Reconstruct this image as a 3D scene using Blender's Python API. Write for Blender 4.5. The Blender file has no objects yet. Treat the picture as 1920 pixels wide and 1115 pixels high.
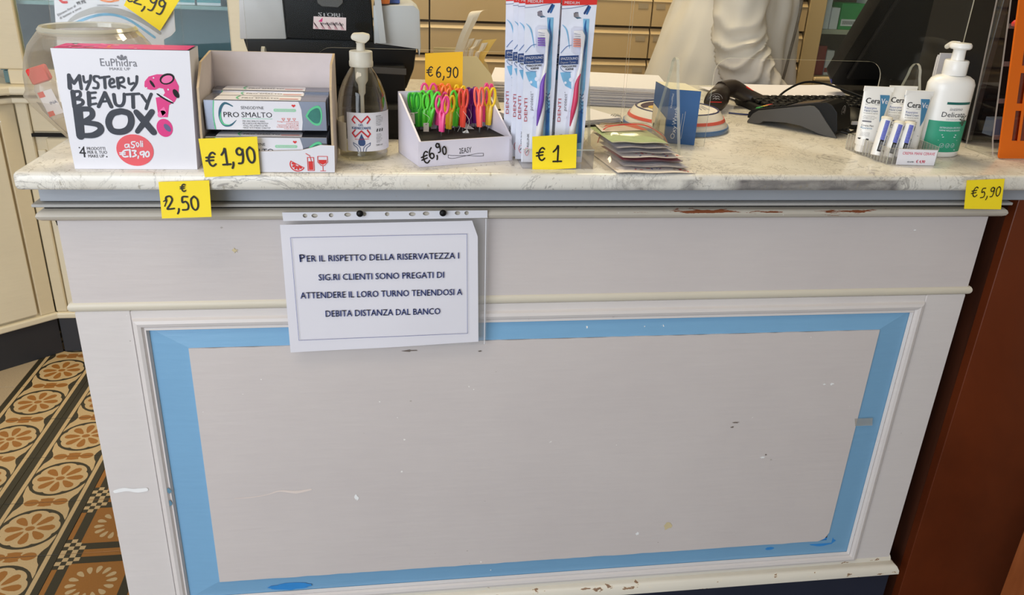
import bpy, bmesh, math, random
from mathutils import Vector, Matrix, Euler, noise
random.seed(7)
S = bpy.context.scene
C = S.collection
# ------------------------------------------------------------------ camera, light, exposure
CAM_LOC = Vector((0.4702, -1.1756, 1.3420)); CAM_ROT = Euler((1.15793, -0.04210, -0.14265)); F = 1510.06
cd = bpy.data.cameras.new('camera'); co = bpy.data.objects.new('camera', cd); C.objects.link(co)
co.location = CAM_LOC; co.rotation_euler = CAM_ROT
cd.sensor_fit = 'HORIZONTAL'; cd.sensor_width = 36.0; cd.lens = 36.0*F/1920.0; cd.clip_start = 0.02
S.camera = co
S.view_settings.view_transform = 'Standard'; S.view_settings.look = 'None'
S.view_settings.gamma = 1.0; S.view_settings.use_curve_mapping = False
S.view_settings.exposure = 0.0
w = bpy.data.worlds.new('world'); S.world = w; w.use_nodes = True
w.node_tree.nodes['Background'].inputs[0].default_value = (0.75, 0.86, 1.0, 1)
w.node_tree.nodes['Background'].inputs[1].default_value = 1.0
def area(name, loc, target, sx, sy, power, col):
    l = bpy.data.lights.new(name, 'AREA'); l.shape = 'RECTANGLE'; l.size = sx; l.size_y = sy
    l.energy = power; l.color = col
    o = bpy.data.objects.new(name, l); C.objects.link(o); o.location = loc
    o.rotation_euler = (Vector(target)-Vector(loc)).to_track_quat('-Z', 'Y').to_euler(); return o
area('shop_window_daylight', (-1.55, -2.9, 1.5), (0.4, 0, 0.6), 2.4, 2.2, 96, (0.86, 0.92, 1.0))
area('ceiling_panel_lamp_back', (0.9, 1.0, 2.86), (0.9, 1.0, 0), 1.2, 0.5, 36, (1.0, 0.83, 0.53))
area('ceiling_panel_lamp_front', (-0.2, -1.0, 2.86), (-0.2, -1.0, 0), 1.2, 0.6, 13, (1.0, 0.86, 0.70))

# ------------------------------------------------------------------ helpers
RM = CAM_ROT.to_matrix()
def ray(px, py): return RM @ Vector(((px-960)/F, -(py-557.5)/F, -1.0))
def at(px, py, axis, val):
    d = ray(px, py); t = (val-CAM_LOC[axis])/d[axis]; return CAM_LOC + d*t
class Fr:
    """a plane with origin O, unit axes u, v and outward normal n = u x v"""
    def __init__(s, O, u, v):
        s.O = Vector(O); s.u = Vector(u).normalized(); s.v = Vector(v).normalized(); s.n = s.u.cross(s.v).normalized()
        s.v = s.n.cross(s.u)
    def p(s, a, b, h=0.0): return s.O + s.u*a + s.v*b + s.n*h
    def px(s, x, y):
        d = ray(x, y); t = (s.O-CAM_LOC).dot(s.n)/d.dot(s.n); q = CAM_LOC+d*t-s.O
        return (q.dot(s.u), q.dot(s.v))
def FY(y): return Fr((0, y, 0), (1, 0, 0), (0, 0, 1))          # upright plane facing the customer
def FZ(z): return Fr((0, 0, z), (1, 0, 0), (0, 1, 0))
def K(ox, oy, s): return lambda x, y: (ox+x*s, oy+y*s)
def cat(pts, n=6):
    if len(pts) < 3: return list(pts)
    out = []; P = [pts[0]]+list(pts)+[pts[-1]]
    for i in range(1, len(P)-2):
        a, b, c, d = [Vector(q) for q in P[i-1:i+3]]
        for k in range(n):
            t = k/n
            out.append(0.5*((2*b)+(c-a)*t+(2*a-5*b+4*c-d)*t*t+(3*b-a-3*c+d)*t**3))
    out.append(Vector(pts[-1])); return out
class MB:
    def __init__(s): s.V = []; s.F = []; s.M = []; s.m = []
    def mi(s, m):
        if m not in s.m: s.m.append(m)
        return s.m.index(m)
    def add(s, V, Fc, m):
        b = len(s.V); s.V += [Vector(v) for v in V]; i = s.mi(m)
        for f in Fc: s.F.append([b+k for k in f]); s.M.append(i)
        return s
    def bmadd(s, bm, m):
        bm.verts.index_update(); V = [v.co.copy() for v in bm.verts]; Fc = [[v.index for v in f.verts] for f in bm.faces]; bm.free(); return s.add(V, Fc, m)
    def box(s, lo, hi, m, bev=0.0, seg=1, M=None):
        bm = bmesh.new(); bmesh.ops.create_cube(bm, size=1)
        lo = Vector(lo); hi = Vector(hi)
        for v in bm.verts: v.co = Vector(((lo[i]+hi[i])/2+v.co[i]*(hi[i]-lo[i])) for i in range(3))
        if bev: bmesh.ops.bevel(bm, geom=bm.edges[:], offset=bev, segments=seg, profile=0.5, affect='EDGES')
        if M is not None: bmesh.ops.transform(bm, matrix=M, verts=bm.verts)
        return s.bmadd(bm, m)
    def prism(s, pts, fr, h0, h1, m, m_side=None, bev=0.0):
        """polygon pts (a,b) on frame, thickness h0..h1 along the normal"""
        A = sum(pts[i][0]*pts[(i+1) % len(pts)][1]-pts[(i+1) % len(pts)][0]*pts[i][1] for i in range(len(pts)))
        if A < 0: pts = list(pts)[::-1]
        n = len(pts)
        if bev:
            bm = bmesh.new(); a = [bm.verts.new(fr.p(x, y, h0)) for x, y in pts]; b = [bm.verts.new(fr.p(x, y, h1)) for x, y in pts]
            bm.faces.new(a[::-1]); bm.faces.new(b)
            for i in range(n): bm.faces.new((a[i], a[(i+1) % n], b[(i+1) % n], b[i]))
            bmesh.ops.bevel(bm, geom=bm.edges[:], offset=bev, segments=2, profile=0.5, affect='EDGES')
            return s.bmadd(bm, m)
        V = [fr.p(x, y, h0) for x, y in pts]+[fr.p(x, y, h1) for x, y in pts]
        s.add(V, [list(range(n))[::-1], list(range(n, 2*n))], m)
        return s.add(V, [[i, (i+1) % n, n+(i+1) % n, n+i] for i in range(n)], m_side or m)
    def flat(s, pts, fr, h, m):
        A = sum(pts[i][0]*pts[(i+1) % len(pts)][1]-pts[(i+1) % len(pts)][0]*pts[i][1] for i in range(len(pts)))
        if A < 0: pts = list(pts)[::-1]
        return s.add([fr.p(x, y, h) for x, y in pts], [list(range(len(pts)))], m)
    def disc(s, fr, a, b, rx, ry, h, m, n=20, rot=0.0, h0=None):
        c, q = math.cos(rot), math.sin(rot); pts = []
        for i in range(n):
            t = 2*math.pi*i/n; x, y = rx*math.cos(t), ry*math.sin(t); pts.append((a+x*c-y*q, b+x*q+y*c))
        return s.flat(pts, fr, h, m) if h0 is None else s.prism(pts, fr, h0, h, m)
    def rib(s, fr, pts, wd, h, m, smooth=True, n=5):
        s.k = getattr(s, 'k', 0)+1; h = h+(s.k % 12)*4e-5
        P = cat([Vector(p) for p in pts], n) if smooth else [Vector(p) for p in pts]
        W = wd if isinstance(wd, (list, tuple)) else None
        def wat(i):
            if not W: return wd/2
            t = i/max(1, len(P)-1)*(len(W)-1); k = min(int(t), len(W)-2); return (W[k]+(W[k+1]-W[k])*(t-k))/2
        L = []; R = []
        for i, p in enumerate(P):
            a = P[max(0, i-1)]; b = P[min(len(P)-1, i+1)]; d = (b-a)
            if d.length < 1e-9: d = Vector((1, 0))
            d.normalize(); nn = Vector((-d.y, d.x)); r = wat(i); L.append(p+nn*r); R.append(p-nn*r)
        if smooth or len(P) == 2:
            k = len(P); hh_ = [h+2.5e-5*i/k for i in range(k)]; V = [fr.p(q.x, q.y, hh_[i]) for i, q in enumerate(L)]+[fr.p(q.x, q.y, hh_[i]) for i, q in enumerate(R)]
            s.add(V, [[i, k+i, k+i+1, i+1] for i in range(k-1)], m)
            for i, sg in ((0, 1), (k-1, -1)):
                c = P[i]; e = (L[i]-c); pts_ = []
                for q in range(6):
                    t_ = math.pi*q/5*sg; pts_.append((c.x+e.x*math.cos(t_)-e.y*math.sin(t_), c.y+e.x*math.sin(t_)+e.y*math.cos(t_)))
                if e.length > 1e-5: s.flat(pts_, fr, hh_[i], m)
        else:
            for i in range(len(P)-1): s.rib(fr, [P[i], P[i+1]], [2*wat(i), 2*wat(i+1)], h, m)
        return s
    def tube(s, pts, r, m, n=8, smooth=True, k=5, cap=True):
        P = cat([Vector(p) for p in pts], k) if smooth else [Vector(p) for p in pts]
        R = r if isinstance(r, (list, tuple)) else [r]; V = []; Fc = []
        up = Vector((0, 0, 1)); prev = None
        for i, p in enumerate(P):
            d = (P[min(i+1, len(P)-1)]-P[max(i-1, 0)]).normalized()
            if prev is None:
                x = d.cross(up); x = d.cross(Vector((1, 0, 0))) if x.length < 1e-3 else x
            else: x = prev-d*prev.dot(d)
            x.normalize(); prev = x; y = d.cross(x)
            t = i/max(1, len(P)-1)*(len(R)-1); q = min(int(t), len(R)-2) if len(R) > 1 else 0
            rr = R[0] if len(R) == 1 else R[q]+(R[q+1]-R[q])*(t-q)
            for j in range(n):
                a = 2*math.pi*j/n; V.append(p+x*rr*math.cos(a)+y*rr*math.sin(a))
        for i in range(len(P)-1):
            for j in range(n): Fc.append([i*n+j, i*n+(j+1) % n, (i+1)*n+(j+1) % n, (i+1)*n+j])
        if cap: Fc += [list(range(n))[::-1], [(len(P)-1)*n+j for j in range(n)]]
        return s.add(V, Fc, m)
    def loft(s, rings, m, cap=True, closed=True):
        n = len(rings[0]); V = [v for r in rings for v in r]; Fc = []
        for i in range(len(rings)-1):
            for j in range(n if closed else n-1): Fc.append([i*n+j, i*n+(j+1) % n, (i+1)*n+(j+1) % n, (i+1)*n+j])
        if cap: Fc += [list(range(n))[::-1], [(len(rings)-1)*n+j for j in range(n)]]
        return s.add(V, Fc, m)
    def lathe(s, prof, c, m, n=28, sx=1.0, sy=1.0, M=None, cap=True):
        c = Vector(c); rings = []
        for r, z in prof:
            ring = []
            for j in range(n):
                a = 2*math.pi*j/n; v = Vector((r*sx*math.cos(a), r*sy*math.sin(a), z))
                if M is not None: v = M @ v
                ring.append(c+v)
            rings.append(ring)
        return s.loft(rings, m, cap)
    def build(s, name, parent=None, smooth=None, loc=None):
        if loc is None:
            if parent is not None:
                loc = Vector(parent['_w'])
            else:
                xs = [v.x for v in s.V]; ys = [v.y for v in s.V]; zs = [v.z for v in s.V]
                loc = Vector(((min(xs)+max(xs))/2, (min(ys)+max(ys))/2, min(zs)))
        loc = Vector(loc); me = bpy.data.meshes.new(name); me.from_pydata([v-loc for v in s.V], [], s.F)
        for m in s.m: me.materials.append(m)
        me.polygons.foreach_set('material_index', s.M)
        if smooth is not None:
            me.polygons.foreach_set('use_smooth', [True]*len(me.polygons))
            try: me.set_sharp_from_angle(angle=math.radians(smooth))
            except Exception: pass
        me.update(); o = bpy.data.objects.new(name, me); C.objects.link(o)
        if parent is not None: o.parent = parent; o['_w'] = list(loc)
        else: o.location = loc; o['_w'] = list(loc)
        return o
def tag(o, label, cat_, group=None, kind=None):
    if label: o['label'] = label
    if cat_: o['category'] = cat_
    if group: o['group'] = group
    if kind: o['kind'] = kind
    return o
def thing(name, label, cat_, loc, group=None, kind=None):
    o = bpy.data.objects.new(name, None); C.objects.link(o); o.location = loc; o['_w'] = list(loc); o.empty_display_size = 0.02
    return tag(o, label, cat_, group, kind)
def kids(o): return [x for x in bpy.data.objects if x.parent == o]
def dup(o, loc=None, rot=None, label=None, parent=None):
    ch = kids(o)
    c = o.copy(); C.objects.link(c)
    if parent is not None: c.parent = parent
    if loc is not None: c.location = loc
    if rot is not None: c.rotation_euler = rot
    if label: c['label'] = label
    for x in ch: dup(x, parent=c)
    return c
# text from the built-in font
_tc = {}
def tmesh(t):
    if t in _tc: return _tc[t]
    cu = bpy.data.curves.new('t', 'FONT'); cu.body = t; cu.resolution_u = 2; o = bpy.data.objects.new('t', cu); C.objects.link(o)
    dg = bpy.context.evaluated_depsgraph_get(); me = bpy.data.meshes.new_from_object(o.evaluated_get(dg))
    V = [(v.co.x, v.co.y) for v in me.vertices]; Fc = [list(p.vertices) for p in me.polygons]
    if Fc:
        p = Fc[0]; A = sum(V[p[i]][0]*V[p[(i+1) % len(p)]][1]-V[p[(i+1) % len(p)]][0]*V[p[i]][1] for i in range(len(p)))
        if A < 0: Fc = [f[::-1] for f in Fc]
    bpy.data.objects.remove(o); bpy.data.curves.remove(cu); bpy.data.meshes.remove(me)
    _tc[t] = (V, Fc); return _tc[t]
CAP = None
def text(mb, fr, t, p0, p1, hgt, m, h=0.0004, shear=0.0, bold=0.0):
    """text with baseline p0 -> p1 (fits that width) and capital height hgt, all in plane units"""
    global CAP
    if CAP is None: CAP = max(v[1] for v in tmesh('H')[0])
    V, Fc = tmesh(t)
    if not V: return
    x0 = min(v[0] for v in V); x1 = max(v[0] for v in V)
    d = Vector(p1)-Vector(p0); n = Vector((-d.y, d.x)).normalized()*hgt
    for ox in ((0,) if not bold else (-bold, bold)):
        W = []
        for x, y in V:
            q = Vector(p0)+d*((x-x0)/(x1-x0))+n*(y/CAP)+d.normalized()*(shear*y/CAP*hgt+ox*hgt)
            W.append(fr.p(q.x, q.y, h))
        mb.add(W, Fc, m)
def textpx(mb, fr, t, p0, p1, ht_px, m, h=0.0004, shear=0.0, bold=0.0):
    a = Vector(fr.px(*p0)); b = Vector(fr.px(*p1)); e = Vector(fr.px(p0[0], p0[1]-ht_px))
    text(mb, fr, t, a, b, (e-a).length, m, h, shear, bold)
# polygons with holes
def fill(loops):
    cu = bpy.data.curves.new('f', 'CURVE'); cu.dimensions = '2D'; cu.fill_mode = 'BOTH'
    for lp in loops:
        sp = cu.splines.new('POLY'); sp.points.add(len(lp)-1)
        for i, (x, y) in enumerate(lp): sp.points[i].co = (x, y, 0, 1)
        sp.use_cyclic_u = True
    o = bpy.data.objects.new('f', cu); C.objects.link(o)
    dg = bpy.context.evaluated_depsgraph_get(); me = bpy.data.meshes.new_from_object(o.evaluated_get(dg))
    V = [(v.co.x, v.co.y) for v in me.vertices]; Fc = [list(p.vertices) for p in me.polygons]
    out = []
    for p in Fc:
        A = sum(V[p[i]][0]*V[p[(i+1) % len(p)]][1]-V[p[(i+1) % len(p)]][0]*V[p[i]][1] for i in range(len(p)))
        out.append(p if A > 0 else p[::-1])
    bpy.data.objects.remove(o); bpy.data.curves.remove(cu); bpy.data.meshes.remove(me)
    return V, out
def holed(mb, loops, fr, h0, h1, m, m_side=None):
    V, Fc = fill(loops)
    mb.add([fr.p(x, y, h1) for x, y in V], Fc, m); mb.add([fr.p(x, y, h0) for x, y in V], [f[::-1] for f in Fc], m)
    for k, lp in enumerate(loops):
        A = sum(lp[i][0]*lp[(i+1) % len(lp)][1]-lp[(i+1) % len(lp)][0]*lp[i][1] for i in range(len(lp)))
        if (A < 0) == (k == 0): lp = lp[::-1]
        n = len(lp); mb.add([fr.p(x, y, h0) for x, y in lp]+[fr.p(x, y, h1) for x, y in lp], [[i, (i+1) % n, n+(i+1) % n, n+i] for i in range(n)], m_side or m)
def rrect(x0, y0, x1, y1, r, n=4):
    out = []
    for cx, cy, a0 in ((x1-r, y1-r, 0), (x0+r, y1-r, 90), (x0+r, y0+r, 180), (x1-r, y0+r, 270)):
        for i in range(n+1):
            a = math.radians(a0+90*i/n); out.append((cx+r*math.cos(a), cy+r*math.sin(a)))
    return out
# handwriting: strokes in a unit-high box
HW = {
 '€': (0.62, [[(.60,.86),(.46,.97),(.28,.84),(.17,.52),(.22,.18),(.40,.04),(.60,.18)], [(.02,.62),(.50,.66)], [(.0,.40),(.46,.44)]]),
 '1': (0.42, [[(.05,.62),(.20,.80),(.30,1.0),(.30,.5),(.29,.0)], [(.05,.02),(.50,.02)]]),
 '7': (0.42, [[(.05,.62),(.20,.80),(.30,1.0),(.30,.5),(.29,.0)]]),
 ',': (0.25, [[(.14,.12),(.12,-.05),(.04,-.22)]]),
 '9': (0.52, [[(.42,.80),(.26,.97),(.08,.82),(.12,.60),(.30,.56),(.43,.74),(.42,.90),(.42,.5),(.32,.08),(.10,.04)]]),
 '0': (0.52, [[(.26,.98),(.06,.75),(.08,.25),(.26,.03),(.44,.25),(.45,.75),(.26,.98)]]),
 '6': (0.52, [[(.40,.98),(.18,.75),(.06,.35),(.18,.04),(.40,.10),(.44,.36),(.26,.50),(.09,.32)]]),
 '5': (0.52, [[(.44,.95),(.14,.93),(.10,.56),(.30,.62),(.44,.38),(.36,.08),(.06,.04)]]),
 '2': (0.58, [[(.06,.66),(.10,.92),(.34,.98),(.44,.76),(.30,.45),(.08,.12),(.22,.10),(.50,.14)]]),
 ' ': (0.3, []),
}
def hand(mb, fr, t, p0, hgt, wd, m, h=0.0006, ang=0.0, sp=0.06, sx=1.0):
    c, q = math.cos(ang), math.sin(ang); x = 0.0
    for ch in t:
        wid, st = HW[ch]
        for k, s_ in enumerate(st):
            pts = [((x+a*sx)*hgt, b*hgt) for a, b in s_]
            pts = [(p0[0]+a*c-b*q, p0[1]+a*q+b*c) for a, b in pts]
            mb.rib(fr, pts, wd, h+0.00003*k, m)
        x += wid*sx+sp

# ------------------------------------------------------------------ materials
def srgb(r, g, b):
    f = lambda c: (c/255/12.92) if c/255 <= 0.04045 else ((c/255+0.055)/1.055)**2.4
    return (f(r), f(g), f(b), 1)
def newmat(name):
    m = bpy.data.materials.new(name); m.use_nodes = True; nt = m.node_tree; return m, nt, nt.nodes['Principled BSDF']
class NT:
    def __init__(s, nt): s.nt = nt; s.pos = nt.nodes.new('ShaderNodeNewGeometry').outputs['Position']
    def n(s, t, **k):
        x = s.nt.nodes.new(t)
        for a, b in k.items(): setattr(x, a, b)
        return x
    def l(s, a, b):
        if isinstance(a, (int, float, tuple)): b.default_value = a
        else: s.nt.links.new(a, b)
    def math(s, op, a, b=0.0):
        x = s.n('ShaderNodeMath', operation=op); s.l(a, x.inputs[0]); s.l(b, x.inputs[1]); x.use_clamp = False; return x.outputs[0]
    def noise(s, scale, detail=3.0, vec=None, stretch=None, rough=0.5, dist=0.0):
        v = vec or s.pos
        if stretch:
            mp = s.n('ShaderNodeMapping'); s.nt.links.new(v, mp.inputs[0]); mp.inputs['Scale'].default_value = stretch; v = mp.outputs[0]
        x = s.n('ShaderNodeTexNoise'); s.nt.links.new(v, x.inputs['Vector']); x.inputs['Scale'].default_value = scale
        x.inputs['Detail'].default_value = detail; x.inputs['Roughness'].default_value = rough; x.inputs['Distortion'].default_value = dist
        return x.outputs[0]
    def ramp(s, v, a, b, lo=0.0, hi=1.0):
        x = s.n('ShaderNodeMapRange'); x.clamp = True; s.nt.links.new(v, x.inputs[0])
        for i, q in zip((1, 2, 3, 4), (a, b, lo, hi)): x.inputs[i].default_value = q
        return x.outputs[0]
    def mix(s, f, a, b):
        x = s.n('ShaderNodeMix', data_type='RGBA'); s.l(f, x.inputs[0]); s.l(a, x.inputs[6]); s.l(b, x.inputs[7]); return x.outputs[2]
    def xyz(s):
        x = s.n('ShaderNodeSeparateXYZ'); s.nt.links.new(s.pos, x.inputs[0]); return x.outputs
    def band(s, v, a, b, soft): return s.math('MULTIPLY', s.ramp(v, a-soft, a+soft), s.ramp(v, b-soft, b+soft, 1.0, 0.0))
    def bump(s, v, strength, dist, bsdf):
        b = s.n('ShaderNodeBump'); s.nt.links.new(v, b.inputs['Height']); b.inputs['Strength'].default_value = strength; b.inputs['Distance'].default_value = dist
        s.nt.links.new(b.outputs[0], bsdf.inputs['Normal'])
def plain(name, rgb, rough=0.5, metal=0.0, var=0.05, scale=30.0, bump=0.0, spec=0.5, coat=0.0):
    m, nt, b = newmat(name); c = srgb(*rgb); N = NT(nt)
    nz = N.noise(scale, 2.0)
    dk = tuple(v*(1-var) for v in c[:3])+(1,); lt = tuple(min(1, v*(1+var)) for v in c[:3])+(1,)
    nt.links.new(N.mix(nz, dk, lt), b.inputs['Base Color'])
    b.inputs['Roughness'].default_value = rough; b.inputs['Metallic'].default_value = metal
    b.inputs['Specular IOR Level'].default_value = spec; b.inputs['Coat Weight'].default_value = coat
    if bump: N.bump(N.noise(scale*4, 3.0), bump, 0.001, b)
    return m
def clear(name, tint=(1, 1, 1), rough=0.02, fac=0.06, haze=0.0, hazecol=(230, 230, 230)):
    """thin clear plastic: see-through with a Fresnel sheen, optionally a little milky"""
    m = bpy.data.materials.new(name); m.use_nodes = True; nt = m.node_tree; nt.nodes.clear()
    o = nt.nodes.new('ShaderNodeOutputMaterial'); t = nt.nodes.new('ShaderNodeBsdfTransparent'); t.inputs[0].default_value = tint+(1,)
    g = nt.nodes.new('ShaderNodeBsdfGlossy'); g.inputs['Roughness'].default_value = rough
    lw = nt.nodes.new('ShaderNodeLayerWeight'); lw.inputs[0].default_value = 0.35
    mr = nt.nodes.new('ShaderNodeMapRange'); nt.links.new(lw.outputs['Facing'], mr.inputs[0]); mr.inputs[3].default_value = fac*0.6; mr.inputs[4].default_value = min(1, fac*9)
    pw = nt.nodes.new('ShaderNodeMath'); pw.operation = 'POWER'; nt.links.new(mr.outputs[0], pw.inputs[0]); pw.inputs[1].default_value = 1.15
    mx = nt.nodes.new('ShaderNodeMixShader'); nt.links.new(pw.outputs[0], mx.inputs[0]); nt.links.new(t.outputs[0], mx.inputs[1]); nt.links.new(g.outputs[0], mx.inputs[2])
    last = mx.outputs[0]
    if haze:
        d = nt.nodes.new('ShaderNodeBsdfDiffuse'); d.inputs[0].default_value = srgb(*hazecol)
        m2 = nt.nodes.new('ShaderNodeMixShader'); m2.inputs[0].default_value = haze; nt.links.new(last, m2.inputs[1]); nt.links.new(d.outputs[0], m2.inputs[2]); last = m2.outputs[0]
    nt.links.new(last, o.inputs[0]); return m
def paint(name, rgb, chips=0.0, chipcol=(120, 78, 52), worn=None, rough=0.42, chip_z=None):
    """brushed oil paint on wood with small knocks; worn=(x0,x1,z0,z1) is where it has rubbed to the wood"""
    m, nt, b = newmat(name); N = NT(nt); c = srgb(*rgb)
    f1 = N.ramp(N.noise(3.5, 4.0, rough=0.6), 0.3, 0.7); f2 = N.noise(14, 3.0, stretch=(1, 1, 7))
    d1 = tuple(v*k for v, k in zip(c[:3], (.93, .92, .93)))+(1,); l1 = tuple(min(1, v*1.04) for v in c[:3])+(1,)
    col = N.mix(N.math('ADD', N.math('MULTIPLY', f1, 0.55), N.math('MULTIPLY', f2, 0.4)), d1, l1)
    sp = N.ramp(N.noise(75, 2.0), 0.79, 0.80); col = N.mix(sp, col, srgb(236, 232, 228))
    sp2 = N.ramp(N.noise(60, 2.0, stretch=(1, 1, 1.6)), 0.21, 0.20); col = N.mix(N.math('MULTIPLY', sp2, 0.6), col, srgb(150, 140, 130))
    if chips:
        n1 = N.noise(38, 4.0, stretch=(0.6, 1, 1.4), rough=0.6); k = N.ramp(n1, 0.70-chips, 0.71-chips)
        n2 = N.ramp(n1, 0.67-chips, 0.70-chips); col = N.mix(n2, col, srgb(226, 216, 196))
        brown = N.mix(N.noise(90, 2.0), srgb(*chipcol), srgb(168, 140, 112)); col = N.mix(k, col, brown)
    if worn:
        x, y, z = N.xyz()
        q = N.math('MULTIPLY', N.band(x, worn[0], worn[1], 0.05), N.band(z, worn[2], worn[3], 0.003))
        n3 = N.noise(34, 5.0, stretch=(0.30, 1, 3.4), rough=0.66)
        k = N.ramp(N.math('ADD', n3, N.math('MULTIPLY', q, 0.235)), 0.715, 0.725)
        col = N.mix(k, col, N.mix(N.noise(60, 2.0, stretch=(.2, 1, 2)), srgb(96, 46, 24), srgb(160, 92, 56)))
    nt.links.new(col, b.inputs['Base Color']); b.inputs['Roughness'].default_value = rough
    N.bump(N.noise(30, 4.0, stretch=(0.5, 1, 4)), 0.25, 0.0015, b)
    return m
def wood(name, dark, light, rough=0.35, stretch=(9, 9, 0.9), scale=3.0):
    m, nt, b = newmat(name); N = NT(nt)
    n1 = N.noise(scale, 5.0, stretch=stretch, rough=0.6, dist=0.6); col = N.mix(N.ramp(n1, 0.3, 0.7), srgb(*dark), srgb(*light))
    nt.links.new(col, b.inputs['Base Color']); b.inputs['Roughness'].default_value = rough; N.bump(n1, 0.08, 0.001, b); return m
def marble():
    m, nt, b = newmat('white marble'); N = NT(nt)
    base = N.mix(N.ramp(N.noise(5, 5.0, dist=1.2), 0.35, 0.65), srgb(232, 229, 221), srgb(212, 206, 194))
    v = N.noise(9, 6.0, rough=0.62, dist=1.6, stretch=(1, 1.5, 1)); v = N.math('ABSOLUTE', N.math('SUBTRACT', v, 0.5)); vein = N.ramp(v, 0.0, 0.016, 1, 0)
    vein = N.math('MULTIPLY', vein, N.ramp(N.noise(6, 3.0), 0.36, 0.58)); col = N.mix(N.math('MULTIPLY', vein, 0.8), base, srgb(140, 136, 132))
    v2 = N.noise(30, 5.0, rough=0.6, dist=2.0, stretch=(1.6, 0.8, 1)); v2 = N.math('ABSOLUTE', N.math('SUBTRACT', v2, 0.5)); f2 = N.math('MULTIPLY', N.ramp(v2, 0.0, 0.02, 1, 0), N.ramp(N.noise(14, 2.0), 0.42, 0.60))
    col = N.mix(N.math('MULTIPLY', f2, 0.7), col, srgb(150, 144, 138))
    x, y, z = N.xyz()
    # grime rubbed into the front edge by customers
    ed = N.math('MULTIPLY', N.ramp(y, -0.048, -0.052), N.ramp(z, 1.034, 1.031))
    g1 = N.math('MULTIPLY', N.band(x, 0.988, 1.255, 0.008), N.ramp(N.noise(45, 4.0, stretch=(.6, 1, 1.5)), 0.3, 0.6, 0.65, 1.15))
    g2 = N.math('MULTIPLY', N.band(x, 0.80, 0.985, 0.05), N.ramp(N.noise(32, 5.0), 0.42, 0.62, 0.05, 0.85))
    col = N.mix(N.math('MULTIPLY', N.math('MULTIPLY', N.math('ADD', g1, g2), ed), 0.78), col, srgb(112, 108, 108))
    st = N.math('MULTIPLY', N.ramp(N.noise(70, 3.0, stretch=(2.2, .8, 1)), 0.66, 0.69), 0.5); col = N.mix(st, col, srgb(150, 140, 120))
    nt.links.new(col, b.inputs['Base Color']); b.inputs['Roughness'].default_value = 0.22
    N.bump(N.noise(60, 3.0), 0.05, 0.0006, b); return m
PAINT = paint('greige paint', (206, 198, 195)); PAINT_L = paint('pale greige paint', (214, 208, 205))
PAINT_LIP = paint('grey paint', (176, 174, 170)); PAINT_BAND = paint('blue grey paint', (158, 162, 168))
PAINT_ROLL = paint('rubbed greige paint', (196, 188, 174), chips=0.0, worn=(0.80, 1.28, 0.967, 0.974), chipcol=(80, 50, 35))
PAINT_BEAD = paint('cream bead paint', (212, 204, 186), chips=-0.06)
PAINT_BASE = paint('scuffed cream paint', (222, 216, 202), chips=0.07, chipcol=(112, 80, 62))
BLUE = paint('sky blue paint', (122, 170, 206)); CREAM = paint('cream cabinet paint', (214, 200, 168)); CREAM2 = paint('pale cream cabinet paint', (222, 212, 186))
DARKP = plain('black plinth paint', (40, 42, 48), 0.5, var=0.15, scale=8); NAVY = plain('blue black plinth paint', (36, 40, 56), 0.5, var=0.15, scale=8)
DRAWER = plain('tan drawer laminate', (196, 168, 124), 0.4, var=0.03, scale=6); DRAWER_L = plain('light drawer lip', (214, 190, 148), 0.35, var=0.03)
MARBLE = marble(); TEAL = plain('teal cabinet lining', (92, 124, 128), 0.6, var=0.1, scale=5)
BLACK = plain('black plastic', (14, 14, 15), 0.5, var=0.1, spec=0.25); BLACKM = plain('matt black plastic', (22, 21, 21), 0.65, var=0.1, spec=0.2); INK = plain('black ink', (24, 24, 30), 0.6, var=0.0)
MARK = plain('black marker ink', (18, 16, 14), 0.5, var=0.0); GREYP = plain('dark grey plastic', (74, 72, 70), 0.45, var=0.05); DGREY = plain('charcoal plastic', (44, 42, 41), 0.4, var=0.05)
WHITE = plain('white card', (224, 223, 230), 0.45, var=0.01); PAPER = plain('white paper', (222, 220, 228), 0.75, var=0.02, scale=12); WPLAST = plain('white plastic', (240, 238, 234), 0.28, var=0.01)
LILAC = plain('white coated board', (218, 214, 228), 0.4, var=0.01); KRAFT = plain('grey board inside', (200, 190, 190), 0.85, var=0.06, scale=60); CORR = plain('corrugated brown board', (190, 168, 138), 0.9, var=0.12, scale=150)
YEL = plain('yellow paper note', (250, 222, 30), 0.6, var=0.03, scale=20); YELO = plain('amber paper note', (240, 186, 24), 0.6, var=0.03, scale=20)
RED = plain('red print', (214, 44, 40), 0.5, var=0.02); CORAL = plain('coral red sticker', (226, 84, 92), 0.45, var=0.02); PINK = plain('magenta print', (216, 30, 122), 0.4, var=0.08); PINKL = plain('pink print', (232, 100, 160), 0.4, var=0.08)
ORNG = plain('orange print', (236, 130, 60), 0.4, var=0.06); GREYI = plain('grey print', (120, 120, 128), 0.6, var=0.0); LGREY = plain('light grey print', (176, 176, 184), 0.6, var=0.0)
BRUSH = plain('blue black brush lettering', (40, 44, 56), 0.5, var=0.35, scale=120); NAVYI = plain('navy print', (40, 70, 120), 0.5, var=0.02); NAVYT = plain('faded blue print', (92, 104, 160), 0.6, var=0.0)
CV_BLUE = plain('teal blue print', (66, 128, 168), 0.45, var=0.03); GREENP = plain('green label', (40, 150, 118), 0.5, var=0.05); GREEND = plain('dark teal print', (20, 96, 90), 0.5, var=0.02)
SILVER = plain('silver foil', (150, 154, 166), 0.25, metal=0.9, var=0.05, scale=20); STEEL = plain('steel', (190, 190, 190), 0.25, metal=1.0, var=0.02); FOAM = plain('black foam', (28, 26, 27), 0.95, var=0.2, scale=200, bump=0.5)
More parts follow.
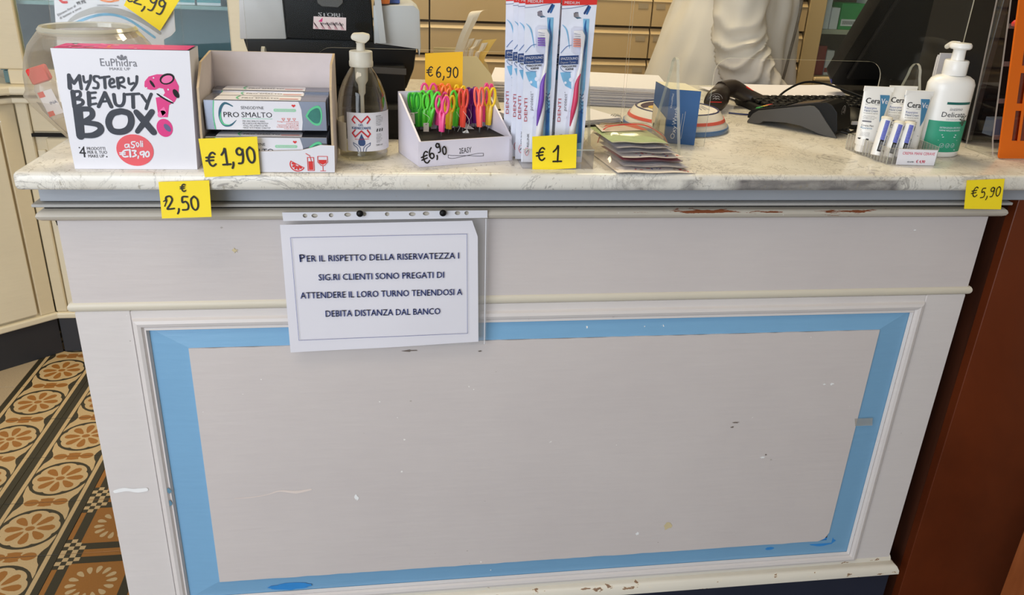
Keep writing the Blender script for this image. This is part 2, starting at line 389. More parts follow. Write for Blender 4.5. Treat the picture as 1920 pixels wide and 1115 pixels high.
ACR = clear('clear acrylic', (0.97, 0.98, 0.975), fac=0.016); ACRE = clear('polished acrylic edge', (0.9, 0.93, 0.91), rough=0.12, fac=0.1, haze=0.42, hazecol=(222, 220, 206))
PET = clear('clear bottle plastic', (0.95, 0.94, 0.90), fac=0.085); GLASS = clear('cabinet glass', (0.90, 0.95, 0.95), fac=0.03); SLEEVE = clear('clear pocket film', (0.97, 0.97, 0.98), rough=0.08, fac=0.06, haze=0.10)
BLIST = clear('blister film', (0.97, 0.97, 1.0), rough=0.06, fac=0.06, haze=0.02); TRAYC = clear('clear moulded tray plastic', (0.95, 0.94, 0.94), rough=0.08, fac=0.07, haze=0.05); SMOKE = clear('smoked grey plastic', (0.55, 0.57, 0.60), rough=0.15, fac=0.08, haze=0.80, hazecol=(206, 208, 212))
FROST = clear('frosted pump plastic', (0.95, 0.94, 0.90), rough=0.25, fac=0.08, haze=0.62, hazecol=(236, 232, 220)); LIQ = clear('pale gel', (0.93, 0.92, 0.84), fac=0.08, haze=0.08, hazecol=(226, 222, 196))
# ------------------------------------------------------------------ room shell
T = 1.040
def struct(mb, name, parent=None, smooth=None, loc=None): return tag(mb.build(name, parent, smooth, loc), None, None, kind='structure')
SAND = plain('sand terrazzo', (176, 158, 132), 0.45, var=0.22, scale=260); TCREAM = plain('cream terrazzo', (198, 172, 130), 0.4, var=0.14, scale=300)
TBROWN = plain('ochre brown terrazzo', (158, 104, 44), 0.4, var=0.12, scale=300); TDARK = plain('dark olive terrazzo', (52, 48, 36), 0.4, var=0.2, scale=200)
GROUT = plain('floor bedding', (70, 62, 48), 0.9, var=0.15, scale=80); WALLM = plain('warm plaster wall', (226, 218, 200), 0.85, var=0.03, scale=3)
fl = MB().box((-3.2, -3.6, -0.06), (3.6, 1.98, -0.0015), GROUT); FLOOR = struct(fl, 'floor', loc=(0, 0, 0)); FLOOR['_w'] = [0, 0, 0]
struct(MB().box((-3.2, 1.92, 0), (3.6, 2.02, 3.0), WALLM), 'wall_back'); struct(MB().box((-3.2, -3.5, 0), (-3.1, 1.92, 3.0), WALLM), 'wall_left')
struct(MB().box((3.5, -3.5, 0), (3.6, 1.92, 3.0), WALLM), 'wall_right'); struct(MB().box((-3.2, -3.5, 3.0), (3.6, 2.02, 3.06), WALLM), 'ceiling')
wf = MB().box((-3.2, -3.6, 2.75), (3.6, -3.5, 3.0), WALLM).box((0.9, -3.6, 0), (3.6, -3.5, 2.75), WALLM).box((-3.2, -3.6, 0), (-2.3, -3.5, 2.75), WALLM).box((-2.3, -3.6, 0), (0.9, -3.5, 0.22), WALLM)
struct(wf, 'wall_front')
P_ = 0.201
def tile_base(mb, m): mb.box((-P_/2+.0006, -P_/2+.0006, -0.010), (P_/2-.0006, P_/2-.0006, 0.0), m, bev=0.0006)
def petal(fr, mb, ang, r0, r1, wd, h, m, c=(0, 0)):
    pts = []
    for t, k in ((0, .0), (.15, .45), (.45, .85), (.75, 1), (.93, .65), (1, 0), (.93, -.65), (.75, -1), (.45, -.85), (.15, -.45)):
        r = r0+(r1-r0)*t; a = wd*k; pts.append((c[0]+r*math.cos(ang)-a*math.sin(ang), c[1]+r*math.sin(ang)+a*math.cos(ang)))
    mb.flat(pts, fr, h, m)
def flower_tile():
    mb = MB(); fr = FZ(0); q = P_/2-.0006; tile_base(mb, TDARK)
    for s in (-1, 1): mb.flat([(s*.083, -q), (s*.0725, -q), (s*.0725, q), (s*.083, q)], fr, .00012, TCREAM)
    pts = []
    for i in range(64):
        a = 2*math.pi*i/64; r = .0615+.0055*abs(math.cos(4*a))**0.6; pts.append((r*math.cos(a), r*math.sin(a)))
    mb.flat(pts, fr, .00014, TCREAM)
    for k in range(8): petal(fr, mb, math.pi*(k+.0)/4, .014, .057, .0105, .00026, TBROWN)
    mb.disc(fr, 0, 0, .011, .0085, .00026, TBROWN, 12)
    for s in (-1, 1):
        f2 = Fr((0, s*q, 0), (s*-1.0, 0, 0), (0, -s, 0))
        f2 = Fr((0, s*q, 0), (-s, 0, 0), (0, -s, 0))
        R = .0745; arc = []
        for i in range(13):
            x = .070-.14*i/12; arc.append((x, .100-math.sqrt(max(0, R*R-x*x))))
        out = [(-.054, 0), (.054, 0), (.056, .010), (.060, .020), (.066, .030), (.0705, .060)]+arc+[(-.0705, .060), (-.066, .030), (-.060, .020), (-.056, .010)]
        mb.flat(out, f2, .00014, TCREAM)
        mb.flat([(-.020, 0), (.020, 0), (.014, .007), (.017, .014), (0, .0165), (-.017, .014), (-.014, .007)], f2, .00026, TBROWN)
        for e in (-1, 1): mb.flat([(e*.034+.017*math.cos(math.pi*i/10), .0125*math.sin(math.pi*i/10)) for i in range(11)], f2, .0003, TBROWN)
    return mb
def square_tile():
    mb = MB(); fr = FZ(0); q = P_/2-.0006; tile_base(mb, TBROWN); a, b = .012, .034; e = q
    for k in range(4):
        c, s_ = round(math.cos(k*math.pi/2)), round(math.sin(k*math.pi/2)); f2 = Fr((0, 0, 0), (c, s_, 0), (-s_, c, 0))
        mb.flat([(-e, e-b), (e, e-b), (e, e-a), (-e, e-a)], f2, .00012, TDARK)
    for sx in (-1, 1):
        for sy in (-1, 1):
            n = 4; d = .0125
            for i in range(n):
                for j in range(n):
                    if i+j > 4: continue
                    m = TCREAM if (i+j) % 2 == 0 else TDARK
                    x0, y0 = sx*(e-i*d), sy*(e-j*d); x1, y1 = x0-sx*d, y0-sy*d
                    mb.flat([(x0, y0), (x1, y0), (x1, y1), (x0, y1)], fr, .00024, m)
    for k in range(14): petal(fr, mb, 2*math.pi*(k+.3)/14, .030, .054, .0062, .00014, TCREAM)
    return mb
protos = {}
def tile(kind, x, y):
    if kind not in protos:
        if kind == 'f': mb = flower_tile()
        elif kind == 's': mb = square_tile()
        else: mb = MB(); tile_base(mb, SAND)
        protos[kind] = mb.build('floor_tile', None, loc=(0, 0, 0)); o = protos[kind]
    else: o = protos[kind].copy(); C.objects.link(o)
    o.parent = FLOOR; o.location = (x, y, random.uniform(-.0004, .0004)); return o
for j in range(-6, 6):
    y = .427+P_*(j+.5)
    for i in range(-4, 2):
        x = -.508+P_*(i+.5); tile('f' if i in (-1, 0) else ('s' if i > 0 else 'p'), x, y)

# ------------------------------------------------------------------ counter body
X1 = 1.47
ct = thing('pharmacy_counter', 'painted shop counter with greige front, sky blue framed panel and black plinth', 'counter', (X1/2, 0.35, 0))
f0 = FY(0.0)
MB().box((0.0, 0.0, 0.20), (X1, 0.70, 0.985), PAINT, bev=.002).build('body', ct)
MB().box((0.0, -.004, 0.815), (X1, 0.004, 0.965), PAINT, bev=.001).build('frieze_board', ct)
for x0, x1 in ((0.0, .079), (1.394, X1)): MB().box((x0, -.004, .20), (x1, .004, .812), PAINT_L, bev=.0015).build('stile', ct)
MB().box((.079, -.004, .795), (1.394, .004, .812), PAINT_L, bev=.001).build('top_rail', ct)
# picture-frame moulding round the panel
ax0, ax1, az0, az1 = .079, 1.394, .222, .800
prof = [(0, .000), (.003, .005), (.008, .0065), (.013, .005), (.016, .001), (.019, .0035), (.022, -.002)]
def moulding(mb, x0, x1, z0, z1, prof, m):
    rings = []
    for d, h in prof: rings.append([Vector((x0+d, -.004-h, z0+d)), Vector((x1-d, -.004-h, z0+d)), Vector((x1-d, -.004-h, z1-d)), Vector((x0+d, -.004-h, z1-d))])
    for i in range(len(rings)-1):
        for j in range(4): mb.add([rings[i][j], rings[i][(j+1) % 4], rings[i+1][(j+1) % 4], rings[i+1][j]], [[0, 1, 2, 3]], m)
mb = MB(); moulding(mb, ax0, ax1, az0, az1, prof, PAINT_L); mb.build('panel_moulding', ct)
# blue bevelled field then raised centre panel
bx0, bx1, bz0, bz1 = .0995, 1.3735, .243, .783
gx0, gx1, gz0, gz1 = .1565, 1.318, .2815, .7485
mb = MB()
o_ = [(bx0, bz0), (bx1, bz0), (bx1, bz1), (bx0, bz1)]; i_ = [(gx0, gz0), (gx1, gz0), (gx1, gz1), (gx0, gz1)]
for k in range(4):
    a, b = o_[k], o_[(k+1) % 4]; c, d = i_[(k+1) % 4], i_[k]
    q = [Vector((a[0], -.001, a[1])), Vector((b[0], -.001, b[1])), Vector((c[0], -.0062, c[1])), Vector((d[0], -.0062, d[1]))]
    mb.add(q, [[0, 1, 2, 3]], BLUE)
    fb = MB(); 
mb.build('blue_border', ct)
mb = MB(); n = 40; top = []; bot = []
rg = random.Random(3)
pts = [(gx0, gz0)]+[(gx0+(gx1-.02-gx0)*i/60, gz0+rg.uniform(-.0006, .0008)) for i in range(1, 60)]+[(gx1-.02, gz0), (gx1-.007, gz0+.006), (gx1, gz0+.02)]
pts += [(gx1, gz1)]+[(gx1-(gx1-gx0)*i/60, gz1+rg.uniform(-.0008, .0004)) for i in range(1, 60)]+[(gx0, gz1)]
mb.prism(pts, f0, .0015, .0085, PAINT); mb.build('centre_panel', ct)
# half-round beads
def bead(x0, x1, z, r, out, m, name, flat_=0.0, seg=8, wrap=.7):
    mb = MB(); rings = []; 
    pr = [(0, -r)]+[(out*math.sin(math.pi*i/seg), -r*math.cos(math.pi*i/seg)) for i in range(1, seg)]+[(0, r)]
    path = [((x0, wrap), (-1, 0)), ((x0, 0), (-1, -1)), ((x1, 0), (1, -1)), ((x1, wrap), (1, 0))]
    for (px_, py_), (dx, dy) in path: rings.append([Vector((px_+dx*o, py_+dy*o, z+h)) for o, h in pr])
    mb.loft(rings, m, cap=True, closed=True); return mb.build(name, ct, 40)
bead(0, X1, .820, .0085, .0075, PAINT_BEAD, 'waist_bead')
bead(0, X1, .9665, .0105, .0205, PAINT_ROLL, 'roll_moulding')
MB().box((-.0215, -.0235, .981), (X1+.0215, .70, .9855), PAINT_LIP, bev=.001).build('lip_board', ct)
MB().box((-.010, -.011, .976), (X1+.01, .70, .983), BLACKM).build('painted_shadow_strip', ct)  # solid black strip stands in for the shade between roll and lip
MB().box((-.0125, -.0135, .987), (X1+.05, .70, 1.0142), PAINT_BAND, bev=.0008).build('upper_band', ct)
# base moulding and plinth
pr = [(-.004, .229), (.001, .2285), (.003, .222), (.0035, .216), (.008, .213), (.014, .208), (.018, .200), (.0185, .192), (.015, .190), (-.004, .190)]
mb = MB(); rings = []
for (px_, py_), (dx, dy) in [((0, .7), (-1, 0)), ((0, 0), (-1, -1)), ((X1, 0), (1, -1)), ((X1, .7), (1, 0))]:
    rings.append([Vector((px_+dx*o, py_+dy*(o+(.002 if dy else 0)), z)) for o, z in pr])
mb.loft(rings, PAINT_BASE); mb.build('base_moulding', ct, 50)
MB().box((-.008, -.010, 0), (X1+.008, .70, .191), NAVY, bev=.002).build('plinth', ct)
# tape and knocks that read on the front
def blot(fr, name, px_, py_, rx, ry, m, h=.0004, n=12, seed=0, jag=.45):
    mb = MB(); r = random.Random(seed+int(px_)); c = fr.px(px_, py_); e = (fr.px(px_+rx, py_)[0]-c[0]); g = abs(fr.px(px_, py_-ry)[1]-c[1])
    mb.flat([(c[0]+e*math.cos(2*math.pi*i/n)*(1-jag*r.random()), c[1]+g*math.sin(2*math.pi*i/n)*(1-jag*r.random())) for i in range(n)], fr, h, m); mb.build(name, ct)
WPATCH = plain('white filler', (238, 238, 238), 0.5, var=0.02); SCUFF = plain('bare scuff', (120, 108, 100), 0.7, var=0.3, scale=200); YSC = plain('yellowed glue', (206, 190, 150), 0.6, var=0.1); BSC = plain('grey blue scrape', (92, 134, 158), 0.6, var=0.2, scale=200)
fr = FY(-.0045); fp = FY(-.0087); fb = FY(-.0052)
MB().rib(fr, [fr.px(216, 921), fr.px(235, 917), fr.px(255, 919), fr.px(274, 917)], [.006, .0075, .006, .0085, .007], .0005, WPATCH).build('filler_patch', ct)
blot(fr, 'glue_stain', 441, 469, 7, 6, YSC, n=16, jag=.8); blot(fr, 'filler_patch', 1715, 431, 3, 1.5, WPATCH)
for a in [(1380, 792, 9, 2, SCUFF), (1373, 800, 5, 2, SCUFF), (1430, 857, 6, 3, WPATCH), (1252, 985, 9, 10, YSC), (1195, 1000, 4, 5, WPATCH), (668, 932, 5, 9, WPATCH), (768, 657, 18, 2.5, SCUFF), (900, 658, 6, 2, SCUFF), (1436, 852, 3, 2, SCUFF), (1560, 719, 5, 3, WPATCH), (1545, 720, 4, 2, WPATCH)]:
    blot(fp, 'scuff_mark', a[0], a[1], a[2], a[3], a[4], seed=int(a[1]), jag=.7)
PSC = plain('pale paint scar', (222, 208, 200), 0.6, var=0.05)
MB().rib(fp, [fp.px(x, y) for x, y in ((440, 934), (470, 932), (500, 927), (525, 920), (555, 922), (583, 917))], [.0008, .002, .0015, .003, .006, .003], .0003, PSC).build('scratch_mark', ct)
blot(fb, 'scrape_mark', 316, 941, 9, 12, BSC, .003, 12, 5, .5); blot(fb, 'scrape_mark', 318, 918, 8, 7, BSC, .003, 12, 6, .7)
TAPE = clear('old sticky tape', (0.9, 0.88, 0.84), rough=.2, fac=.06, haze=.2)
MB().prism([fr.px(1600, 782), fr.px(1634, 781), fr.px(1633, 795), fr.px(1601, 796)], fp, .0002, .0004, TAPE).build('tape_strip', ct)

BDEEP = plain('deeper blue touch-up paint', (58, 138, 208), 0.3, var=0.15, scale=40)
blot(fb, 'touch_up_patch', 1540, 1015, 30, 9, BDEEP, -.0002, 24, 2, .25); blot(fb, 'touch_up_patch', 545, 1099, 45, 7, BDEEP, -.0002, 24, 9, .25); blot(fb, 'touch_up_patch', 1443, 1028, 9, 3, BDEEP, -.0002, 14, 4, .3)
# marble worktop: one rounded slab
mb = MB(); mb.box((-.024, -.057, 1.0145), (2.25, .80, T), MARBLE, bev=.007, seg=3)
tag(mb.build('marble_worktop', None, 40), 'white veined marble worktop with rounded front edge lying on the painted counter', 'worktop')

# ------------------------------------------------------------------ wooden unit at the right
RW = wood('red brown veneer', (76, 30, 10), (110, 48, 20), 0.38, stretch=(1.2, 1.2, .6), scale=2.2); RWD = wood('dark shaded brown veneer', (52, 24, 12), (80, 40, 22), 0.5); RWL = wood('orange brown wood', (128, 66, 30), (158, 88, 46), 0.4)  # side panels' shade is put into a darker veneer colour
wu = thing('wooden_cabinet', 'glossy red-brown wooden unit standing right of the painted counter', 'cabinet', (1.9, .3, 0))
MB().box((1.523, .002, .03), (2.25, .022, .985), RW, bev=.001).build('front_panel', wu); MB().box((1.523, .022, .03), (1.545, .68, .985), RWD).build('side_panel', wu)
MB().box((2.23, .022, .03), (2.25, .68, .985), RWD).build('side_panel', wu); MB().box((1.545, .03, 0), (2.23, .64, .03), DARKP).build('plinth', wu)
MB().box((1.530, .004, .986), (2.25, .68, 1.0138), plain('off white lath', (226, 222, 214), .5), bev=.001).build('top_lath', wu)
wp = thing('wooden_stand', 'slim orange-brown wooden post standing before the red-brown unit', 'stand', (1.68, -.13, 0))
MB().box((1.655, -.16, 0), (1.70, -.10, .98), RWL, bev=.003).build('post', wp); MB().box((1.60, -.19, 0), (1.76, -.07, .014), RWD, bev=.003).build('foot', wp)

# ------------------------------------------------------------------ cupboards behind on the left
CX, CY = -.644, 1.462
lc = thing('base_cupboard', 'cream panelled base cupboard with keyhole behind the left end of the counter', 'cupboard', (-.29, 1.7, 0))
MB().box((CX, CY+.012, .145), (.072, 1.90, .86), CREAM).build('carcass', lc); MB().box((CX, CY+.004, 0), (.072, 1.90, .130), DARKP, bev=.002).build('plinth', lc)
MB().box((CX, CY-.010, .130), (.075, CY+.02, .152), CREAM2, bev=.006, seg=2).build('base_moulding', lc)
MB().box((CX, CY, .152), (CX+.035, CY+.02, .86), CREAM, bev=.003).build('corner_stile', lc)
MB().box((CX+.038, CY+.004, .160), (CX+.062, CY+.02, .70), CREAM2, bev=.003).build('stile', lc)
for k in range(1):
    d = MB().box((-.575+k*.58, CY, .160), (-.02+k*.58, CY+.02, .738), CREAM, bev=.004).build('door', lc)
    MB().box((-.50+k*.58, CY-.004, .235), (-.10+k*.58, CY+.002, .66), CREAM2, bev=.003).build('raised_panel', d)
    dd = MB().prism([(-.002, -.008), (.002, -.008), (.003, .002), (.0045, .006), (.003, .011), (-.003, .011), (-.0045, .006), (-.003, .002)], Fr((-.587+k*.58+.02*k, CY-.001, .465), (1, 0, 0), (0, 0, 1)), -.004, .0012, BLACKM).build('keyhole', d)
MB().box((-.612, CY-.002, .742), (-.05, CY+.01, .752), BLACKM).build('slot', lc)
MB().box((CX+.038, CY, .756), (.072, CY+.02, .845), CREAM, bev=.004).build('drawer_rail', lc)
MB().box((CX-.02, CY-.02, .845), (.076, CY+.03, .862), CREAM2, bev=.005, seg=2).build('bead_moulding', lc)
MB().box((CX-.03, CY-.035, .872), (.0765, 1.90, .898), CREAM2, bev=.007, seg=2).build('cornice', lc)
# slanting cupboard
dv = Vector((-.153, -.129, 0)).normalized(); L_ = 1.3
fd = Fr((CX, CY, 0)+tuple() if False else (CX, CY, 0), -dv, (0, 0, 1))      # u points towards the corner, normal faces the shop
sc_ = thing('slanted_cupboard', 'cream slanted cupboard with plain tall panel and black plinth at far left', 'cupboard', tuple(Vector((CX, CY, 0))+dv*.6))
def dbox(name, a0, a1, z0, z1, h0, h1, m, bev=0, par=None):
    mb = MB(); mb.prism([(a0, z0), (a1, z0), (a1, z1), (a0, z1)], fd, h0, h1, m, bev=bev); return mb.build(name, par or sc_)
dbox('carcass', -L_, -.004, .145, .86, -.35, -.012, CREAM); dbox('plinth', -L_, 0, 0, .130, -.35, -.004, DARKP, .002)
dbox('base_moulding', -L_, .004, .130, .152, -.02, .010, CREAM2, .005)
dbox('corner_stile', -.048, -.002, .152, .86, -.02, 0, CREAM, .003); dbox('door', -.62, -.055, .160, .845, -.02, .002, CREAM2, .004); dbox('door', -1.28, -.63, .160, .845, -.02, .002, CREAM2, .004)
dbox('bead_moulding', -L_, .016, .845, .862, -.02, .018, CREAM2, .005); dbox('cornice', -L_, .03, .872, .898, -.34, .032, CREAM2, .006)
# glazed upper cupboard
gc = thing('glazed_cupboard', 'cream glazed wall cupboard lined in teal standing on the left base cupboard', 'cupboard', (-.3, 1.7, .90))
GY = CY
MB().box((CX-.02, 1.86, .90), (.074, 1.90, 2.3), TEAL).build('back_panel', gc); MB().box((CX-.02, GY+.02, .90), (.08, 1.86, .935), TEAL).build('floor_board', gc)
MB().box((CX, GY, .898), (.06, GY+.03, .942), CREAM, bev=.003).build('bottom_rail', gc); MB().box((CX-.03, GY, .942), (-.594, GY+.03, 2.3), CREAM, bev=.003).build('stile', gc)
MB().box((0.0, GY, .942), (.075, GY+.03, 2.3), CREAM2, bev=.004).build('stile', gc); MB().box((CX-.03, GY+.03, .935), (CX, 1.86, 2.3), TEAL).build('side_panel', gc); MB().box((.05, GY+.03, .935), (.075, 1.86, 2.3), TEAL).build('side_panel', gc)
MB().box((-.594, GY+.012, .942), (0, GY+.015, 2.3), GLASS).build('glass_pane', gc); MB().box((CX-.02, GY, 2.3), (.074, 1.9, 2.36), CREAM).build('top_panel', gc)
for z in (1.132, 1.42, 1.7, 2.0): MB().box((-.62, GY+.05, z-.010), (.05, 1.86, z), plain('pale teal shelf', (132, 160, 160), .5) if z == 1.132 else TEAL).build('shelf', gc)
MEDG = plain('green carton', (46, 150, 84), .45); MEDT = plain('teal carton', (70, 150, 160), .45); MEDB = plain('dull blue carton', (60, 96, 150), .45)
def carton(x, y, z, w_, d_, h_, m, label, group, band=None, txt=None):
    t = thing('medicine_box', label, 'box', (x+w_/2, y+d_/2, z), group)
    MB().box((x, y, z), (x+w_, y+d_, z+h_), m, bev=.0008).build('carton', t)
    f = FY(y); mb = MB()
    if band: mb.flat([(x, z+h_*.12), (x+w_, z+h_*.12), (x+w_, z+h_*.3), (x, z+h_*.3)], f, .0004, band)
    if txt:
        mb.flat([(x+w_*.06, z+h_*.14), (x+w_*.62, z+h_*.14), (x+w_*.62, z+h_*.40), (x+w_*.06, z+h_*.40)], f, .0004, WHITE)
        for i in range(14): mb.flat([(x+w_*(.12+i*.032), z+h_*.20), (x+w_*(.12+i*.032+.014), z+h_*.20), (x+w_*(.12+i*.032+.014), z+h_*.34), (x+w_*(.12+i*.032), z+h_*.34)], f, .0007, INK)
    if mb.V: mb.build('print', t)
    return t
x = -.60
for k, (wd, m, bd, ds) in enumerate([(.10, WHITE, MEDG, 'white medicine box with green band at the far left of the teal shelf'), (.085, MEDT, None, 'teal medicine box second from left on the teal shelf'), (.11, WHITE, MEDB, 'white medicine box with blue band third from left on the teal shelf'), (.09, WHITE, MEDG, 'white medicine box with green band in the middle of the teal shelf'),
        (.085, WHITE, MEDT, 'white medicine box with teal band right of the middle of the teal shelf'), (.07, WHITE, MEDT, 'narrow white box with teal band near the right end of the teal shelf')]):
    carton(x, GY+.07, 1.1325, wd, .09, .05+.01*(k % 3), m, ds, 'medicine boxes in the teal cupboard', bd, None); x += wd+.006

# ------------------------------------------------------------------ drawer bank behind
DY = 1.50
db = thing('drawer_cabinet', 'tan bank of wide flat drawers behind the counter and the person in white', 'drawers', (.9, 1.7, 0))
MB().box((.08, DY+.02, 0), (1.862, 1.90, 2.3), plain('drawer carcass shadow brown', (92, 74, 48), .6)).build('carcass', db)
MB().box((.078, DY-.005, 0), (.112, DY+.02, 2.3), CREAM2, bev=.003).build('side_stile', db)
seams = [.115, .602, 1.322, 1.86]
for r in range(4, 14):
    z0 = 1.0115+.1005*(r-9)
    for k in range(3):
        a, b = seams[k]+.0025, seams[k+1]-.0025; mb = MB()
        pts = [(0, z0+.004), (.014, z0+.004), (.014, z0+.082), (.004, z0+.0965), (0, z0+.0965)]
        f = Fr((a, DY, 0), (0, -1, 0), (0, 0, 1)); mb.prism(pts, Fr((a, DY+.012, 0), (0, -1, 0), (0, 0, 1)), -(b-a), 0, DRAWER)
        d = mb.build('drawer', db); MB().box((a, DY-.0045, z0+.0785), (b, DY-.001, z0+.0825), DRAWER_L, bev=.001).build('handle_lip', d)
        for e in ((b-.045, b-.012) if k == 1 else (a+.010, a+.04),): MB().box((e[0], DY-.0035, z0+.058), (e[1], DY-.0015, z0+.074), plain('grey label', (168, 150, 122), .5) if r == 4 and k == 0 else bpy.data.materials['grey label']).build('label_holder', d)
# glazed cabinet at the right
rc = thing('glazed_cabinet', 'tan framed glass cabinet with medicine shelves behind the black screens', 'cabinet', (2.4, 1.7, 0))
FRM = plain('tan cabinet frame', (190, 166, 122), .45, var=.05, scale=8)
MB().box((1.864, 1.88, 0), (2.9, 1.9, 2.3), plain('dark cabinet lining', (78, 70, 60), .6)).build('back_panel', rc); MB().box((1.864, DY, 0), (1.925, DY+.03, 2.3), FRM, bev=.003).build('stile', rc); MB().box((2.84, DY, 0), (2.9, DY+.03, 2.3), FRM, bev=.003).build('stile', rc)
MB().box((1.925, DY, .60), (2.84, DY+.03, .955), FRM, bev=.002).build('lower_panel', rc); MB().box((1.925, DY-.008, .955), (2.84, DY+.03, .967), DRAWER_L, bev=.003).build('bottom_rail', rc); MB().box((1.864, DY+.02, 0), (1.884, 1.88, 2.3), FRM).build('side_panel', rc)
MB().box((1.884, DY+.04, 1.106), (2.84, 1.88, 1.120), plain('grey white shelf', (178, 176, 160), .5)).build('shelf', rc); MB().box((1.884, DY+.04, .948), (2.84, 1.88, .960), FRM).build('shelf', rc); MB().box((1.884, DY+.04, 1.40), (2.84, 1.88, 1.412), FRM).build('shelf', rc)
MB().box((1.925, DY+.012, .967), (2.84, DY+.015, 2.3), GLASS).build('glass_pane', rc); MB().box((1.864, DY, 2.3), (2.9, 1.9, 2.36), FRM).build('top_panel', rc); MB().box((1.925, DY, 0), (2.84, DY+.02, .60), FRM).build('kick_panel', rc)
G_ = 'medicine boxes in the tan glazed cabinet'
carton(1.952, DY+.06, 1.1205, .024, .1, .16, WHITE, 'tall narrow white box at the left end of the upper tan shelf', G_, None); carton(1.979, DY+.06, 1.1205, .03, .1, .07, WHITE, 'low white box between narrow box and green box on the tan shelf', G_, None)
carton(2.013, DY+.06, 1.1205, .10, .1, .085, MEDG, 'green medicine box with white label on the tan shelf', G_, None, 'Easy'); carton(2.12, DY+.06, 1.1205, .12, .1, .10, WHITE, 'wide white box right of the green box on the tan shelf', G_, MEDT)
REDB = plain('dark red carton', (150, 34, 30), .5)
carton(1.975, DY+.10, .9605, .035, .1, .10, REDB, 'dark red box on the lower tan shelf beside the black screen', G_, None); carton(2.013, DY+.10, .9605, .028, .1, .085, WHITE, 'small pale box right of the dark red box on the lower tan shelf', G_, REDB)
# ------------------------------------------------------------------ white notice pinned to the counter
fn = FY(-.0225)
nt_ = thing('notice_sheet', 'white printed Italian privacy notice in a clear pocket pinned to the counter front', 'notice', (.46, -.022, .73))
mb = MB(); loops = [[fn.px(529, 398), fn.px(914, 394), fn.px(914, 408), fn.px(531, 414)]]
for x, y, rx in ((572, 404, 4), (590, 404, 5.5), (621, 403, 4), (652, 402, 6), (683, 401, 4), (726, 401, 4), (773, 401, 6), (799, 400, 6), (858, 399, 5), (875, 399, 4)):
    c = fn.px(x, y); r1 = .00082*rx; loops.append([(c[0]+r1*math.cos(2*math.pi*i/14), c[1]+.0031*math.sin(2*math.pi*i/14)) for i in range(14)])
holed(mb, loops, fn, 0, .0005, WHITE); mb.build('punched_strip', nt_)
mb = MB(); mb.prism([fn.px(531, 414), fn.px(914, 408), fn.px(911, 645), fn.px(548, 655)], fn, .0003, .0006, SLEEVE); mb.build('clear_pocket', nt_)
for a, b in (((911, 410), (908, 644)),): MB().rib(fn, [fn.px(*a), fn.px(*b)], .0012, .0009, plain('pocket seam', (226, 226, 232), .3)).build('pocket_seam', nt_)
# slightly bellied sheet of paper
TL, TR1, TR2, BR, BL = fn.px(525, 421), fn.px(884, 413), fn.px(895, 430), fn.px(897, 640), fn.px(545, 660)
mb = MB(); nx, nz = 12, 8; V = []; TRC = fn.px(895.5, 413)
for j in range(nz+1):
    for i in range(nx+1):
        u, v = i/nx, j/nz; q = [(TL[k]*(1-u)+TRC[k]*u)*(1-v)+(BL[k]*(1-u)+BR[k]*u)*v for k in (0, 1)]
        if i == nx and j == 0: q = [TR1[0]+.001, TR1[1]]
        V.append(fn.p(q[0], q[1], .0011+.0012*math.sin(math.pi*u)*v+.0006*math.sin(9*u+3*v)*v))
for dz in (0, -.0003): mb.add([v+Vector((0, -dz, 0)) for v in V], [[j*(nx+1)+i, (j+1)*(nx+1)+i, (j+1)*(nx+1)+i+1, j*(nx+1)+i+1] for j in range(nz) for i in range(nx)], PAPER)
sheet = mb.build('paper_sheet', nt_, 60)
mb = MB(); hp = .0036
bd = [fn.px(545, 444), fn.px(875, 437), fn.px(876, 623), fn.px(561, 636)]
mb.rib(fn, bd+[bd[0]], .0006, hp, NAVYT, smooth=False)
textpx(mb, fn, 'P', (563, 489.5), (573, 489), 14, NAVYT, hp, bold=.03); textpx(mb, fn, 'ER IL RISPETTO DELLA RISERVATEZZA I', (576, 489), (860, 483), 11.5, NAVYT, hp, bold=.03)
textpx(mb, fn, 'SIG.RI CLIENTI SONO PREGATI DI', (598, 524), (832, 519), 11.5, NAVYT, hp, bold=.03)
textpx(mb, fn, 'ATTENDERE IL LORO TURNO TENENDOSI A', (564, 558), (866, 551), 11.5, NAVYT, hp, bold=.03)
textpx(mb, fn, 'DEBITA DISTANZA DAL BANCO', (611, 592), (825, 587), 11.5, NAVYT, hp, bold=.03)
mb.build('lettering', nt_)
for k, (x, y) in enumerate(((675, 398), (830, 397))):
    a, b = fn.px(x, y); p = fn.p(a, b, 0)
    tag(MB().lathe([(0, 0), (.0013, .0005), (.0015, .003), (.0045, .0035), (.0052, .0055), (.0042, .0078), (.0018, .0088), (0, .009)], p+Vector((0, -.0006, 0)), BLACK, 18, M=Matrix.Rotation(math.pi/2, 3, 'X')).build('push_pin', None, 50),
        ['black push pin in the left half of the notice strip', 'black push pin in the right half of the notice strip'][k], 'pin', 'black pins holding the notice')
